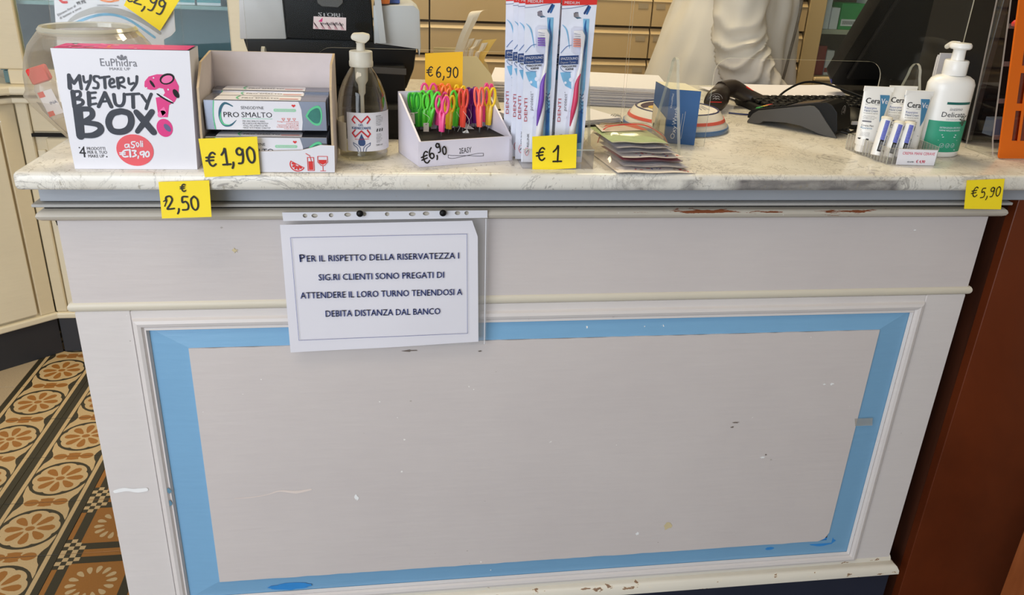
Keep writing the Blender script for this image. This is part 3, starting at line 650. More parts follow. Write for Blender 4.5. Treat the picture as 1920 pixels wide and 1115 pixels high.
# ------------------------------------------------------------------ yellow price notes
def note(quad, y, label, txt, p0, hgt, wd, m=YEL, curl=0.0, ang=0.0, extra=None, sx=1.0, name='price_note'):
    f = FY(y); Q = [Vector(f.px(*q)) for q in quad]; n = 8; V = []
    c3 = [f.p(q.x, q.y) for q in Q]; base = sum(c3, Vector())/4; base.z = min(v.z for v in c3)
    t = thing(name, label, 'price tag', base, 'yellow handwritten price notes')
    for j in range(n+1):
        v = j/n
        for i in range(2):
            q = (Q[0]*(1-i)+Q[1]*i)*(1-v)+(Q[3]*(1-i)+Q[2]*i)*v; V.append(f.p(q.x, q.y, curl*(v**2)))
    mb = MB(); F_ = [[2*j, 2*j+2, 2*j+3, 2*j+1] for j in range(n)]
    mb.add(V, F_, m); mb.add([v+Vector((0, .0003, 0)) for v in V], [q[::-1] for q in F_], m); mb.build('paper', t, 60)
    mb = MB(); a = f.px(*p0); hand(mb, f, txt, a, hgt, wd, MARK, h=.0006+curl*.55, ang=ang, sx=sx)
    if extra: extra(mb, f)
    mb.build('handwriting', t); return t
note([(297, 341), (392, 338), (397, 406), (304, 409)], -.0605, 'yellow note reading € 2,50 hanging on the marble edge below the white gift box', '2,50', (312, 394), .0205, .0024, curl=.001,
     extra=lambda mb, f: (hand(mb, f, '€', f.px(339, 359), .011, .0017, MARK, h=.0012), mb.rib(f, [f.px(307, 377), f.px(313, 374), f.px(309, 386)], .0014, .0011, MARK)), sx=1.05)
note([(1813, 338), (1884, 335), (1876, 392), (1807, 391)], -.0605, 'yellow note reading € 5,90 hanging on the marble edge at the right', '€', (1819, 370), .017, .0017, curl=.001, ang=.12,
     extra=lambda mb, f: hand(mb, f, '5,90', f.px(1836, 371), .0165, .0017, MARK, h=.0012, ang=.10, sp=.09))
note([(372, 260), (482, 256), (488, 327), (384, 332)], -.0585, 'yellow note reading € 1,90 stuck on the white toothpaste tray', '€ ', (388, 312), .020, .0026,
     extra=lambda mb, f: hand(mb, f, '1,90', f.px(417, 309), .0225, .0027, MARK, h=.0007, ang=.07, sp=.10))
note([(998, 256), (1082, 251), (1080, 315), (998, 320)], -.0300, 'yellow note reading € 1 stuck on the toothbrush tray', '€ ', (1006, 302), .020, .0024, ang=.08,
     extra=lambda mb, f: hand(mb, f, '1', f.px(1035, 303), .0240, .0025, MARK, h=.0007, ang=.03, sx=1.15))

# ------------------------------------------------------------------ mystery gift box (front face)
gy = -.040; fg = FY(gy)
gb = thing('gift_box', 'white square cosmetics gift box with black brush lettering and pink question mark', 'box', (.128, -.012, T))
A = [fg.px(141, 318.5), fg.px(370, 316.5), fg.px(355, 95), fg.px(94, 90)]
A[0] = (A[0][0], T+.0003); A[1] = (A[1][0], T+.0003)
mb = MB(); dep = .052; V = [fg.p(a, b, 0) for a, b in A]+[fg.p(a, b, -dep) for a, b in A]
mb.add(V, [[0, 1, 2, 3], [5, 4, 7, 6], [4, 5, 1, 0], [1, 5, 6, 2], [4, 0, 3, 7]], WHITE); mb.build('carton', gb)
mb = MB(); top = [V[3]+Vector((.002, .001, .0004)), V[2]+Vector((-.003, .001, .0004)), V[6]+Vector((-.003, -.001, .0004)), V[7]+Vector((.002, -.001, .0004))]
mb.add(top, [[0, 1, 2, 3]], PINK); zt = top[0].z
r = random.Random(11); ft = FZ(zt)
for k in range(26):
    x, y = r.uniform(A[3][0]+.01, A[2][0]-.015), r.uniform(gy+.006, gy+dep-.006)
    m = [BLACK, PINKL, ORNG, WHITE, PINKL, ORNG][k % 6]; mb.disc(ft, x, y, r.uniform(.003, .010), r.uniform(.0012, .003), .0003+.00002*k, m, 10, r.uniform(0, 3))
mb.build('patterned_lid', gb)
h = .0004; k1 = K(0, 0, 400/1312)
def B(mb, pts, wd, m=BRUSH, hh=h, sm=True): mb.rib(fg, [fg.px(*k1(x, y)) for x, y in pts], wd, hh, m, sm)
mb = MB(); a, b = .0042, .0028
B(mb, [(430, 540), (424, 462)], [.0055, .0048]); B(mb, [(424, 465), (455, 512)], .004); B(mb, [(455, 512), (488, 465)], .0038); B(mb, [(488, 465), (500, 545)], [.0042, .0038])
B(mb, [(512, 468), (520, 505), (545, 498)], b); B(mb, [(558, 465), (553, 500), (532, 550)], [.0036, .003])
B(mb, [(607, 470), (580, 470), (580, 495), (603, 512), (600, 540), (575, 540)], .0030)
B(mb, [(612, 478), (672, 470)], .003); B(mb, [(642, 474), (647, 540)], .0036)
B(mb, [(672, 515), (700, 505), (695, 485), (678, 490), (673, 515), (684, 535), (708, 530)], .0028)
B(mb, [(722, 480), (729, 540)], .0038); B(mb, [(722, 482), (755, 476), (760, 500), (728, 515), (768, 538)], .0030)
B(mb, [(790, 480), (795, 515), (822, 510)], .0030); B(mb, [(842, 470), (838, 512), (808, 555)], [.0036, .003])
B(mb, [(448, 565), (458, 658)], [.0062, .0052]); B(mb, [(448, 565), (488, 562), (492, 590), (458, 607)], .0036); B(mb, [(458, 607), (505, 615), (505, 640), (458, 655)], .0040)
B(mb, [(545, 570), (550, 645)], .0050); B(mb, [(545, 572), (588, 568)], .003); B(mb, [(546, 605), (585, 600)], .003); B(mb, [(550, 643), (592, 636)], .003)
B(mb, [(606, 655), (645, 570)], .0042); B(mb, [(645, 570), (685, 655)], .0048); B(mb, [(620, 625), (668, 620)], .003)
B(mb, [(700, 582), (712, 640), (745, 650), (762, 625), (764, 578)], [.0048, .004, .004, .004])
B(mb, [(778, 580), (856, 576)], .0034); B(mb, [(817, 580), (820, 660)], .0046)
B(mb, [(872, 585), (900, 625)], .0036); B(mb, [(930, 578), (915, 615), (898, 668)], [.004, .0038])
B(mb, [(478, 668), (496, 835)], [.0118, .0105]); B(mb, [(478, 672), (555, 672), (565, 715), (505, 752)], [.0065, .007, .006]); B(mb, [(505, 752), (600, 765), (620, 800), (575, 830), (496, 832)], [.006, .008, .0085, .006])
B(mb, [(735, 685), (690, 700), (668, 750), (690, 800), (745, 810), (790, 790), (808, 745), (795, 700), (750, 684), (735, 686)], .0082)
B(mb, [(838, 688), (870, 725), (945, 812)], [.0070, .0090, .0085]); B(mb, [(935, 686), (900, 735), (845, 808)], [.0072, .0078, .0060], hh=h+.00003)
mb.build('brush_lettering', gb)
mb = MB(); textpx(mb, fg, 'EuPhidra', k1(620, 405), k1(845, 409), 14, GREYI, h); textpx(mb, fg, 'MAKE UP', k1(675, 431), k1(802, 432), 5, GREYI, h)
for dx, an in ((0, 1.57), (-12, 2.3), (12, .84)): petal(fg, mb, an, 0, .007, .0018, h, GREYI, fg.px(*k1(752+dx*.4, 370)))
textpx(mb, fg, '4', k1(491, 965), k1(532, 967), 20, INK, h); textpx(mb, fg, 'PRODOTTI', k1(536, 922), k1(648, 922), 5.5, INK, h); textpx(mb, fg, 'PER IL TUO', k1(540, 945), k1(660, 945), 5.5, INK, h); textpx(mb, fg, 'MAKE UP', k1(545, 968), k1(643, 968), 5.5, INK, h)
for x, y in ((488, 907), (657, 963)): mb.disc(fg, *fg.px(*k1(x, y)), .0009, .0009, h, INK, 8)
mb.build('small_print', gb)
mb = MB(); q = [(888, 530), (890, 500), (915, 470), (965, 456), (1030, 458), (1075, 480), (1100, 530), (1098, 580), (1075, 625), (1040, 645), (1032, 720), (975, 720), (958, 600), (1000, 592), (1015, 570), (1005, 545), (980, 540), (955, 552), (925, 552), (900, 545)]
mb.flat([fg.px(*k1(x, y)) for x, y in q], fg, h, PINK); mb.disc(fg, *fg.px(*k1(1013, 786)), .0103, .0122, h, PINK, 24)
for x, y, rx, ry, rot, m in ((937, 515, .0018, .0052, .5, BLACK), (1083, 575, .0034, .0062, .4, BLACK), (1028, 485, .0100, .0068, .4, BLACK), (1028, 487, .0076, .0046, .4, PINKL), (1015, 605, .0018, .012, 1.0, BLACK), (1020, 600, .001, .010, 1.0, WHITE), (995, 700, .006, .004, .6, PINKL), (1030, 785, .0034, .006, 0.6, plain('slate print', (90, 90, 130), .5)), (945, 478, .001, .001, 0, WHITE), (1035, 550, .001, .0012, 0, WHITE), (902, 540, .001, .001, 0, WHITE)):
    mb.disc(fg, *fg.px(*k1(x, y)), rx, ry, h+.0002+.0001*(m == WHITE or m == PINKL), m, 16, rot)
mb.prism([fg.px(*k1(x, y)) for x, y in ((985, 675), (1010, 655), (1025, 690), (1000, 712))], fg, h, h+.0003, PINKL); mb.build('question_mark', gb)
mb = MB(); c = fg.px(*k1(831, 923)); mb.disc(fg, c[0], c[1], .0236, .0215, h+.0002, CORAL, 40, h0=0)
W2 = [(768, 905), (800, 905)]
hh = h+.0004
for st, wd in (([(785, 885), (770, 890), (773, 905), (788, 902), (793, 884), (797, 906)], .0015), ([(832, 870), (812, 872), (812, 885), (828, 893), (822, 907), (808, 905)], .0016), ([(843, 893), (838, 882), (848, 876), (856, 890), (848, 902), (842, 895)], .0014), ([(866, 866), (868, 900)], .0015), ([(877, 878), (878, 900)], .0015), ([(877, 868), (877.5, 869)], .0015),
   ([(790, 920), (765, 925), (752, 945), (765, 962), (788, 960)], .0022), ([(738, 938), (772, 937)], .0016), ([(740, 948), (772, 947)], .0016), ([(800, 920), (804, 962)], .0026), ([(815, 925), (838, 925), (828, 940), (840, 952), (818, 962)], .0020), ([(852, 958), (850, 972)], .0018), ([(885, 930), (865, 935), (868, 950), (885, 945), (888, 930), (884, 965)], .0020), ([(908, 930), (896, 945), (903, 962), (917, 955), (916, 935), (908, 930)], .0020)):
    B(mb, st, wd, WHITE, hh)
mb.build('price_sticker', gb)

# ------------------------------------------------------------------ toothpaste tray and cartons
ty = -.0525; f3 = FY(ty)
tt = thing('display_tray', 'white corrugated counter tray holding toothpaste cartons with red drink symbols on its front', 'display tray', (.31, .0, T))
x0, x1 = f3.px(388, 328)[0], f3.px(628, 326)[0]; zb = T+.0004; yb = .062; zt = 1.186
k2 = K(360, 60, 400/1487)
fz = [(x0, zb), (x1, zb), (x1+.001, f3.px(625, 273)[1]), (x1-.018, f3.px(605, 272)[1]), (x1-.030, f3.px(588, 277)[1]), (x1-.045, f3.px(575, 282)[1]), (x0-.002, f3.px(375, 286)[1])]
MB().prism(fz, f3, -.0025, 0, WHITE, CORR).build('front_wall', tt)
MB().prism([(x0-.004, zb), (x1, zb), (x1+.0, zt), (x0-.003, zt)], FY(yb), -.003, 0, KRAFT, CORR).build('back_wall', tt)
def side(x, th):
    f = Fr((x, 0, 0), (0, 1, 0), (0, 0, 1)); MB().prism([(ty+.002, zb), (yb, zb), (yb, zt), (ty+.045, zt-.006), (ty+.012, zt-.035), (ty+.002, 1.092)], f, 0, th, KRAFT, CORR).build('side_wall', tt)
side(x0-.0035, .003); side(x1-.0030, .003); MB().box((x0, ty+.002, zb), (x1-.002, yb, zb+.002), WHITE).build('floor_panel', tt)
mb = MB(); hh = .0004
c = f3.px(*k2(735, 922)); R1 = .0098
for k in range(26):
    a0 = -2.9+k*3.4/26*1.0
mb.rib(f3, [(c[0]+R1*math.cos(t), c[1]+R1*.95*math.sin(t)) for t in [math.radians(150+i*18) for i in range(11)]], .0014, hh, RED)
mb.rib(f3, [(c[0]+R1*math.cos(math.radians(150)), c[1]+R1*.95*math.sin(math.radians(150))), (c[0]+R1*math.cos(math.radians(330)), c[1]+R1*.95*math.sin(math.radians(330)))], .001, hh, RED)
for i in range(5): petal(f3, mb, math.radians(168+i*36), .0018, .0080, .0016, hh, RED, (c[0], c[1]))
a = f3.px(*k2(828, 915)); mb.rib(f3, [(a[0]-.0042, a[1]+.0085), (a[0]-.0042, a[1]-.010), (a[0]+.0042, a[1]-.010), (a[0]+.0042, a[1]+.0085), (a[0]-.0042, a[1]+.0085)], .0009, hh, RED, False)
mb.flat([(a[0]-.003, a[1]-.009), (a[0]+.003, a[1]-.009), (a[0]+.003, a[1]+.003), (a[0]-.003, a[1]+.003)], f3, hh, RED); mb.rib(f3, [(a[0]+.001, a[1]+.003), (a[0]-.001, a[1]+.011), (a[0]-.006, a[1]+.014)], .0008, hh, RED, False)
a = f3.px(*k2(911, 910)); mb.rib(f3, [(a[0]-.0065, a[1]+.009), (a[0]+.0065, a[1]+.009), (a[0]+.0066, a[1]+.001), (a[0]+.002, a[1]-.004), (a[0]-.002, a[1]-.004), (a[0]-.0066, a[1]+.001), (a[0]-.0065, a[1]+.009)], .0008, hh, RED, False)
mb.flat([(a[0]-.0055, a[1]+.004), (a[0]-.005, a[1]+.0), (a[0], a[1]-.003), (a[0]+.005, a[1]+.0), (a[0]+.0055, a[1]+.004)], f3, hh, RED); mb.rib(f3, [(a[0], a[1]-.004), (a[0], a[1]-.011)], .0008, hh, RED); mb.rib(f3, [(a[0]-.0035, a[1]-.0115), (a[0]+.0035, a[1]-.0115)], .0008, hh, RED)
mb.build('red_symbols', tt)
GR_ = plain('mint green print', (90, 196, 140), .4, var=.05); GRL = plain('pale green print', (150, 206, 170), .5); TEALI = plain('dark teal swoosh', (18, 88, 110), .4); PALER = plain('pale red print', (224, 120, 108), .6); GLOSS = plain('green gem print', (52, 120, 108), .25, var=.3, scale=90)
def toothpaste(y, z0, dz, label, hgt=.0405, dep=.034, xs=0.0):
    f = FY(y); W = .1610; xx = x0+.0014+xs; t = thing('toothpaste_carton', label, 'box', (xx+W/2, y+dep/2, z0), 'toothpaste cartons in the counter tray')
    MB().box((xx, y, z0), (xx+W, y+dep, z0+hgt), SILVER, bev=.0006).build('carton', t)
    P = lambda u, v: (xx+u*W, z0+v*hgt); mb = MB(); ftp = FZ(z0+hgt)
    # white panel wraps front and top
    mb.flat([P(.085, .02), P(.79, .02), P(.80, .30), P(.795, .7), P(.775, .98), P(.085, .98), P(.075, .6), P(.078, .3)], f, .0004, WHITE)
    mb.flat([(xx+.085*W, y+.001), (xx+.79*W, y+.001), (xx+.785*W, y+dep*.8), (xx+.77*W, y+dep*.96), (xx+.10*W, y+dep*.96), (xx+.088*W, y+dep*.8)], ftp, .0004, WHITE)
    mb.rib(f, [P(.078, .04), P(.072, .5), P(.085, .97)], .0014, .0006, GR_)
    mb.build('white_panel', t); mb = MB()
    sw = [P(.235, .80), P(.175, .90), P(.135, .72), P(.125, .42), (P(.15, .18)), P(.205, .17), P(.255, .34)]
    mb.rib(f, sw, [.0012, .0030, .0036, .0034, .0030, .0026, .0004], .0007, TEALI); mb.rib(f, [P(.137, .60), P(.127, .40), P(.15, .20), P(.20, .18)], [.0006, .002, .002, .0005], .0008, GR_)
    text(mb, f, 'SENSODYNE', P(.30, .71), P(.485, .71), .0038, INK, .0007); text(mb, f, 'PRO', P(.155, .44), P(.28, .44), .0068, INK, .0010); text(mb, f, 'SMALTO', P(.30, .44), P(.55, .44), .0068, INK, .0007)
    mb.rib(f, [P(.30, .395), P(.55, .395)], .0004, .0007, GR_)
    for i, l in enumerate(('PER UNO SMALTO SANO,', 'PIÙ FORTE E PIÙ PROTETTO*', 'ΥΓΙΕΣ, ΠΙΟ ΔΥΝΑΤΟ & ΠΙΟ', 'ΠΡΟΣΤΑΤΕΥΜΕΝΟ ΣΜΑΛΤΟ*')): text(mb, f, l, P(.305, .285-i*.075), P([.49, .515, .505, .53][i], .285-i*.075), .0020, INK, .0007)
    for i, l in enumerate(("Protegge lo smalto dall'erosione", 'quotidiana da acidi', 'Προστατεύει το σμάλτο από', 'τη διάβρωση που προκαλείται', 'τα οξέα των τροφών')): text(mb, f, l, P([.59, .66, .59, .58, .64][i], .29-i*.06), P(.765, .29-i*.06), .0018, PALER, .0007)
    mb.prism(rrect(*P(.565, .64), *P(.75, .74), .0018, 3), f, .0004, .0007, GRL); text(mb, f, 'PROTEZIONE QUOTIDIANA', P(.58, .67), P(.735, .67), .0016, WHITE, .0010)
    mb.flat([P(.732, .79), P(.75, .85), P(.742, .89), P(.732, .87), P(.722, .89), P(.714, .85)], f, .0007, RED)
    for u in (.64, .685, .73): mb.rib(f, [P(u-.012, .42), P(u+.012, .42), P(u, .34), P(u-.012, .42)], .0006, .0007, PALER, False)
    # top face wording
    text(mb, ftp, 'PRO SMALTO', (xx+.30*W, y+dep*.35), (xx+.60*W, y+dep*.35), .0060, INK, .0007); text(mb, ftp, 'SENSODYNE', (xx+.38*W, y+dep*.68), (xx+.52*W, y+dep*.68), .003, GREYI, .0007)
    mb.rib(ftp, [(xx+.27*W, y+dep*.85), (xx+.255*W, y+dep*.5), (xx+.28*W, y+dep*.2)], .002, .0007, GR_); mb.rib(ftp, [(xx+.62*W, y+dep*.3), (xx+.76*W, y+dep*.3)], .003, .0007, PALER)
    mb.build('lettering', t); mb = MB()
    g = [P(.825, .50), P(.86, .72), P(.92, .86), P(.955, .80), P(.965, .50), P(.945, .22), P(.90, .20), P(.86, .32)]; mb.flat([tuple(q) for q in cat([Vector(q) for q in g+[g[0]]], 4)[:-1]], f, .0006, GR_)
    cx = P(.905, .51); mb.flat([(cx[0]+(q[0]-cx[0])*.78, cx[1]+(q[1]-cx[1])*.76) for q in [tuple(v) for v in cat([Vector(q) for q in g+[g[0]]], 4)[:-1]]], f, .0010, GLOSS)
    mb.build('gem_print', t)
    return t
toothpaste(-.046, 1.0470, 0, 'front lower toothpaste carton half hidden by the tray front')
toothpaste(-.011, 1.0470, 0, 'rear lower toothpaste carton under the upper row', xs=.001)
toothpaste(.025, 1.0470, 0, 'rearmost lower toothpaste carton at the tray back wall', xs=.001)
toothpaste(-.034, 1.0940, 0, 'front upper toothpaste carton with its whole face showing')
toothpaste(.0005, 1.0940, 0, 'middle upper toothpaste carton showing only its top', xs=.001)
toothpaste(.0255, 1.0970, 0, 'rearmost upper toothpaste carton against the tray back wall', xs=.001)

# ------------------------------------------------------------------ hand gel bottle
gc_ = Vector((.432, .043, T)); gl = thing('hand_gel_bottle', 'clear pump bottle of hand gel with white label between toothpaste and scissors', 'bottle', gc_)
pr = [(0, .0006), (.030, .0006), (.0355, .004), (.0365, .010), (.0350, .0155), (.0366, .021), (.0370, .060), (.0365, .076), (.033, .096), (.027, .112), (.020, .124), (.0160, .130), (.0150, .135)]
MB().lathe(pr, gc_, PET, 36, cap=False).build('bottle_shell', gl, 60); MB().lathe([(0, .0016), (.0285, .0016), (.0345, .005), (.0352, .010), (.034, .0150), (0, .0150)], gc_, LIQ, 32, cap=False).build('gel', gl, 60)
MB().lathe([(0, .132), (.0168, .132), (.0172, .134), (.0172, .139), (.0165, .140), (.0165, .1525), (.0155, .1535), (.006, .154), (0, .154)], gc_, FROST, 30, cap=False).build('collar', gl, 40)
MB().lathe([(0, .153), (.0062, .153), (.0058, .163), (.007, .165), (0, .165)], gc_, FROST, 20, cap=False).build('pump_stem', gl, 40)
hd = [(-.0125, .0), (-.0135, .004), (-.010, .0075), (.004, .0085), (.0125, .0065), (.0135, .003), (.0125, .000), (.007, -.005), (-.004, -.0035)]
MB().prism(hd, Fr(gc_+Vector((0, .008, .169)), (1, 0, 0), (0, 0, 1)), -.008, .012, FROST, bev=.0015).build('pump_head', gl, 40)
MB().lathe([(.0095, .132), (.009, .112), (.0055, .106), (.005, .094), (.0028, .090), (.0026, .008)], gc_, FROST, 16, cap=False).build('dip_tube', gl, 50)
lab = MB(); Rl = .0374; rings = []
def onr(a, z, h=0): return gc_+Vector(((Rl+h)*math.sin(a), -(Rl+h)*math.cos(a), z))
a0, a1 = -.62, 1.45; n = 24
V = [onr(a0+(a1-a0)*i/n, z) for z in (.016, .072) for i in range(n+1)]
lab.add(V, [[i, i+1, n+2+i, n+1+i] for i in range(n)], WHITE); V = [onr(a0-.06-1.6*i/n, z) for z in (.014, .056) for i in range(n+1)]; lab.add(V, [[i+1, i, n+1+i, n+2+i] for i in range(n)], plain('ivory label', (232, 224, 204), .5))
lb = lab.build('label', gl, 60)
class Cy:
    """lettering on the curved label: a = arc length from the front, b = height"""
    def __init__(s, R, c, k=1.0): s.R = R; s.c = c; s.k = k
    def p(s, a, b, h=0): t = a/s.R; return s.c+Vector(((s.R+h)*math.sin(t), -(s.R*s.k+h)*math.cos(t), b))
cy = Cy(Rl, gc_-Vector((0, 0, .0142))); mb = MB(); hh = .0004; RD = plain('logo red', (196, 30, 44), .5)
def Cr(pts, wd, m, sm=False): mb.rib(cy, pts, wd, hh, m, sm)
ox = -.0015
Cr([(ox-.013, .076), (ox-.009, .0815), (ox, .0725), (ox+.009, .0815), (ox+.0125, .077)], .0020, RD); Cr([(ox-.013, .076), (ox-.009, .0715)], .002, RD); Cr([(ox+.0125, .077), (ox+.0085, .0715)], .002, RD)
Cr([(ox-.013, .057), (ox-.009, .0515), (ox, .0605), (ox+.009, .0515), (ox+.0125, .056)], .0020, RD); Cr([(ox-.013, .057), (ox-.009, .0615)], .002, RD); Cr([(ox+.0125, .056), (ox+.0085, .0615)], .002, RD)
text(mb, cy, 'GEL', (ox-.004, .0675), (ox+.003, .0675), .0030, NAVYI, hh, bold=.05); text(mb, cy, 'IGIENIZZANTE', (ox-.0135, .0628), (ox+.0135, .0628), .0034, NAVYI, hh+.0002, bold=.05); text(mb, cy, 'PROFESSIONAL', (ox-.0095, .0470), (ox+.0105, .0480), .0017, RD, hh+.0002)
mb.flat([(ox, .0565), (ox-.0025, .051), (ox-.0052, .045), (ox-.0050, .041), (ox-.0025, .0385), (ox+.0025, .0385), (ox+.0050, .041), (ox+.0052, .045), (ox+.0025, .051)], cy, hh, NAVYI)
for s_ in (-1, 1): Cr([(ox+s_*.002, .0305), (ox+s_*.0025, .0355), (ox+s_*.0062, .0395), (ox+s_*.0125, .0430)], .0008, NAVYI, True); Cr([(ox+s_*.0055, .0305), (ox+s_*.0068, .0355), (ox+s_*.0115, .0395), (ox+s_*.0122, .0430)], .0008, NAVYI, True)
for i in range(6): text(mb, cy, ['INDICAZIONI:', 'Versare una noce', 'di prodotto sulle', 'mani, strofinare', 'bene fino a', 'asciugarsi.'][i], (.0205, .0800-i*.0025), (.0205+[.009, .0125, .0125, .012, .009, .009][i], .0800-i*.0025), .0015, INK, hh)
for i in range(6): text(mb, cy, ['Avvertenze:', 'tenere fuori', 'portata', 'bambini, uso', 'esterno', 'alcool'][i], (.0205, .0540-i*.0023), (.0205+[.008, .0095, .008, .0105, .009, .006][i], .0540-i*.0023), .0014, INK, hh)
for i in range(3): mb.rib(cy, [(.0215+i*.0045, .0590), (.0225+i*.0045, .0620)], .0018, hh, INK)
text(mb, cy, '500 ml', (.0200, .0375), (.0310, .0375), .0025, INK, hh); mb.build('label_print', lb if False else gl)
# ------------------------------------------------------------------ scissors box
su = Vector((.139, .044, 0)).normalized(); sv = Vector((-su.y, su.x, 0)); SO = Vector((.513, -.023, T)); SW, SD = .147, .096
sb = thing('scissors_box', 'white slope-sided card box with black foam holding bright small scissors', 'display box', tuple(SO+su*SW/2+sv*SD/2))
ff = Fr(SO, su, (0, 0, 1)); z0 = .0004; FZT = .034
MB().prism([(0, z0), (SW, z0), (SW, .0375), (0, .0375)], ff, -.003, 0, LILAC).build('front_wall', sb)
MB().prism([(0, z0), (SW, z0), (SW, .093), (0, .093)], Fr(SO+sv*SD, su, (0, 0, 1)), -.0, .003, LILAC).build('back_wall', sb)
for a in (0, SW-.003):
    f = Fr(SO+su*a, sv, (0, 0, 1)); MB().prism([(.002, z0), (SD, z0), (SD, .093), (.002, .0375)], f, 0, .003, LILAC).build('side_wall', sb)
mb = MB(); fo = Fr(SO+Vector((0, 0, 0)), su, sv); mb.prism([(.003, .002), (SW-.003, .002), (SW-.003, SD-.003), (.003, SD-.003)], fo, .002, FZT, FOAM); mb.build('foam_block', sb)
mb = MB(); c0 = ff.px(793, 309); hand(mb, ff, '€', ff.px(793, 309), .0185, .0021, MARK, ang=.25); hand(mb, ff, '6,', ff.px(806, 299), .0165, .0021, MARK, ang=.3); hand(mb, ff, '9', ff.px(820, 287), .0145, .0021, MARK, ang=.35, h=.0012); hand(mb, ff, '0', ff.px(829, 290), .0125, .0021, MARK, ang=.1, h=.0018)
mb.build('handwriting', sb)
mb = MB(); textpx(mb, ff, '2EASY', (861, 288), (884, 285), 10, INK)
for s_ in (-1, 1): mb.rib(ff, [ff.px(840, 293-s_*2.6), ff.px(850, 294-s_*2.6), ff.px(875, 291.5), ff.px(895, 290+s_*2.4), ff.px(906, 289.5+s_*2.4)], .0006, .0004, INK)
for x, y, s_ in ((840, 293, 1), (906, 289.5, 1)): mb.rib(ff, [ff.px(x, y-2.6), ff.px(x, y+2.6)], .0006, .0004, INK)
mb.build('printed_logo', sb)
SC = {'green': (92, 214, 60), 'pink': (236, 70, 140), 'yellow': (246, 208, 30), 'orange': (255, 128, 56), 'coral': (250, 104, 84), 'purple': (110, 34, 130), 'red-orange': (238, 84, 66), 'dark green': (50, 170, 52)}
SCM = {k: plain(k+' scissor plastic', v, 0.35, var=.03) for k, v in SC.items()}
kk = K(750, 140, 210/1301)
TAGM = plain('white hang tag', (236, 234, 228), .5)
def scissors(cx, top, bx, bot, col, label, sep=70, tagpos=None, rot=0.0, bar=False):
    px0 = kk(bx, bot); b = at(px0[0], px0[1], 2, T+FZT); q_ = b-SO; v_ = min(.087, max(.012, q_.dot(sv))); lo, hi = .008, SW-.008
    for _ in range(20):
        md = (lo+hi)/2; w_ = SO+su*md+sv*v_; w_.z = T+FZT; c_ = RM.transposed() @ (w_-CAM_LOC); xx = 960+F*c_.x/-c_.z
        if xx < px0[0]: lo = md
        else: hi = md
    b = w_; pt_ = kk(cx, top); tp = at(pt_[0], pt_[1], 1, b.y); H = min(.082, tp.z-b.z)
    t = thing('scissors', label, 'scissors', tuple(b), 'small scissors standing in the foam box'); m = SCM[col]
    ln = Vector((tp.x-b.x, 0, tp.z-b.z)); ln.normalize(); sepw = sep*.1614/1420
    u = Vector((math.cos(rot)*ln.z, math.sin(rot), -ln.x*math.cos(rot))); ft = Fr(b, u, (ln.x, 0, ln.z)); hr = H*.43; rr = hr*.5; zc = H-rr; w_ = sepw*.46
    for s_ in (-1, 1):
        mb = MB(); n = 14; pts = [ft.p(s_*(sepw/2)+w_*math.cos(2*math.pi*i/n)+s_*.0006*math.sin(2*math.pi*i/n), zc+rr*math.sin(2*math.pi*i/n), s_*.0008) for i in range(n+1)]
        mb.tube(pts, .0020, m, 6, smooth=False, cap=False)
        mb.tube([ft.p(s_*sepw*.34, zc-rr*.9, s_*.0008), ft.p(s_*.0022, H*.48, s_*.0010), ft.p(s_*.0016, H*.33, s_*.0012), ft.p(s_*.0013, H*.12, s_*.0010)], [.0024, .0034, .0034, .0030], m, 6); mb.build('handle', t, 50)
    MB().tube([ft.p(0, H*.2, 0), ft.p(0, -.006, 0)], .0011, STEEL, 6, False).build('blade', t, 50)
    if tagpos:
        x, y, an, L = tagpos; q = kk(x, y); f2 = Fr((0, b.y-.006, 0), (1, 0, 0), (0, 0, 1)); a = Vector(f2.px(*q)); d = Vector((math.sin(an), -math.cos(an))); e = Vector((d.y, -d.x)); wd = .0042; L *= 1.25
        mt = MB().prism([tuple(a-e*wd), tuple(a+e*wd), tuple(a+e*wd+d*L), tuple(a-e*wd+d*L)], f2, 0, .0005, TAGM)
        tg = mt.build('hang_tag', t); mb = MB(); c = a+d*.002; mb.disc(f2, c.x, c.y, .0008, .0008, .0009, MARK, 8)
        if bar:
            for i in range(7): p = a+d*(.006+i*.0016); mb.prism([tuple(p-e*wd*.7), tuple(p+e*wd*.6), tuple(p+e*wd*.6+d*(.0006+.0004*(i % 2))), tuple(p-e*wd*.7+d*(.0006+.0004*(i % 2)))], f2, .0005, .0008, INK)
        mb.build('tag_print', tg); s0 = ft.p(0, H*.5, .003); s1 = f2.p(c.x, c.y, .001)
        MB().tube([s0, (s0+s1)/2+Vector((.007, -.004, .002)), s1], .0003, TAGM, 4).build('string', t)
scissors(335, 102, 350, 600, 'pink', 'pink scissors with wide rings at the back left of the foam', 108)
scissors(525, 105, 510, 585, 'orange', 'orange scissors with large rings at the back middle below the amber note', 78)
scissors(700, 125, 640, 590, 'yellow', 'yellow scissors at the back beside the purple ones', 80)
scissors(1035, 102, 985, 560, 'pink', 'pink scissors at the back right behind the yellow pair', 55)
scissors(480, 125, 455, 590, 'orange', 'orange scissors half seen between back pink and back orange pairs', 70)
scissors(640, 160, 665, 600, 'orange', 'second orange scissors under the yellow pair at the back', 80)
scissors(300, 190, 300, 630, 'green', 'tall green scissors in the middle of the green group', 80)
scissors(185, 214, 205, 600, 'green', 'light green scissors between the two dark green pairs', 66)
scissors(690, 190, 700, 640, 'red-orange', 'red-orange scissors hidden behind the front green pair', 70)
scissors(770, 175, 770, 600, 'purple', 'purple scissors at the back left of the purple group', 66)
scissors(150, 212, 190, 590, 'dark green', 'leftmost green scissors against the left wall of the box', 70, (135, 440, .05, .014))
scissors(210, 225, 225, 610, 'dark green', 'second green scissors from the left wall of the box', 60)
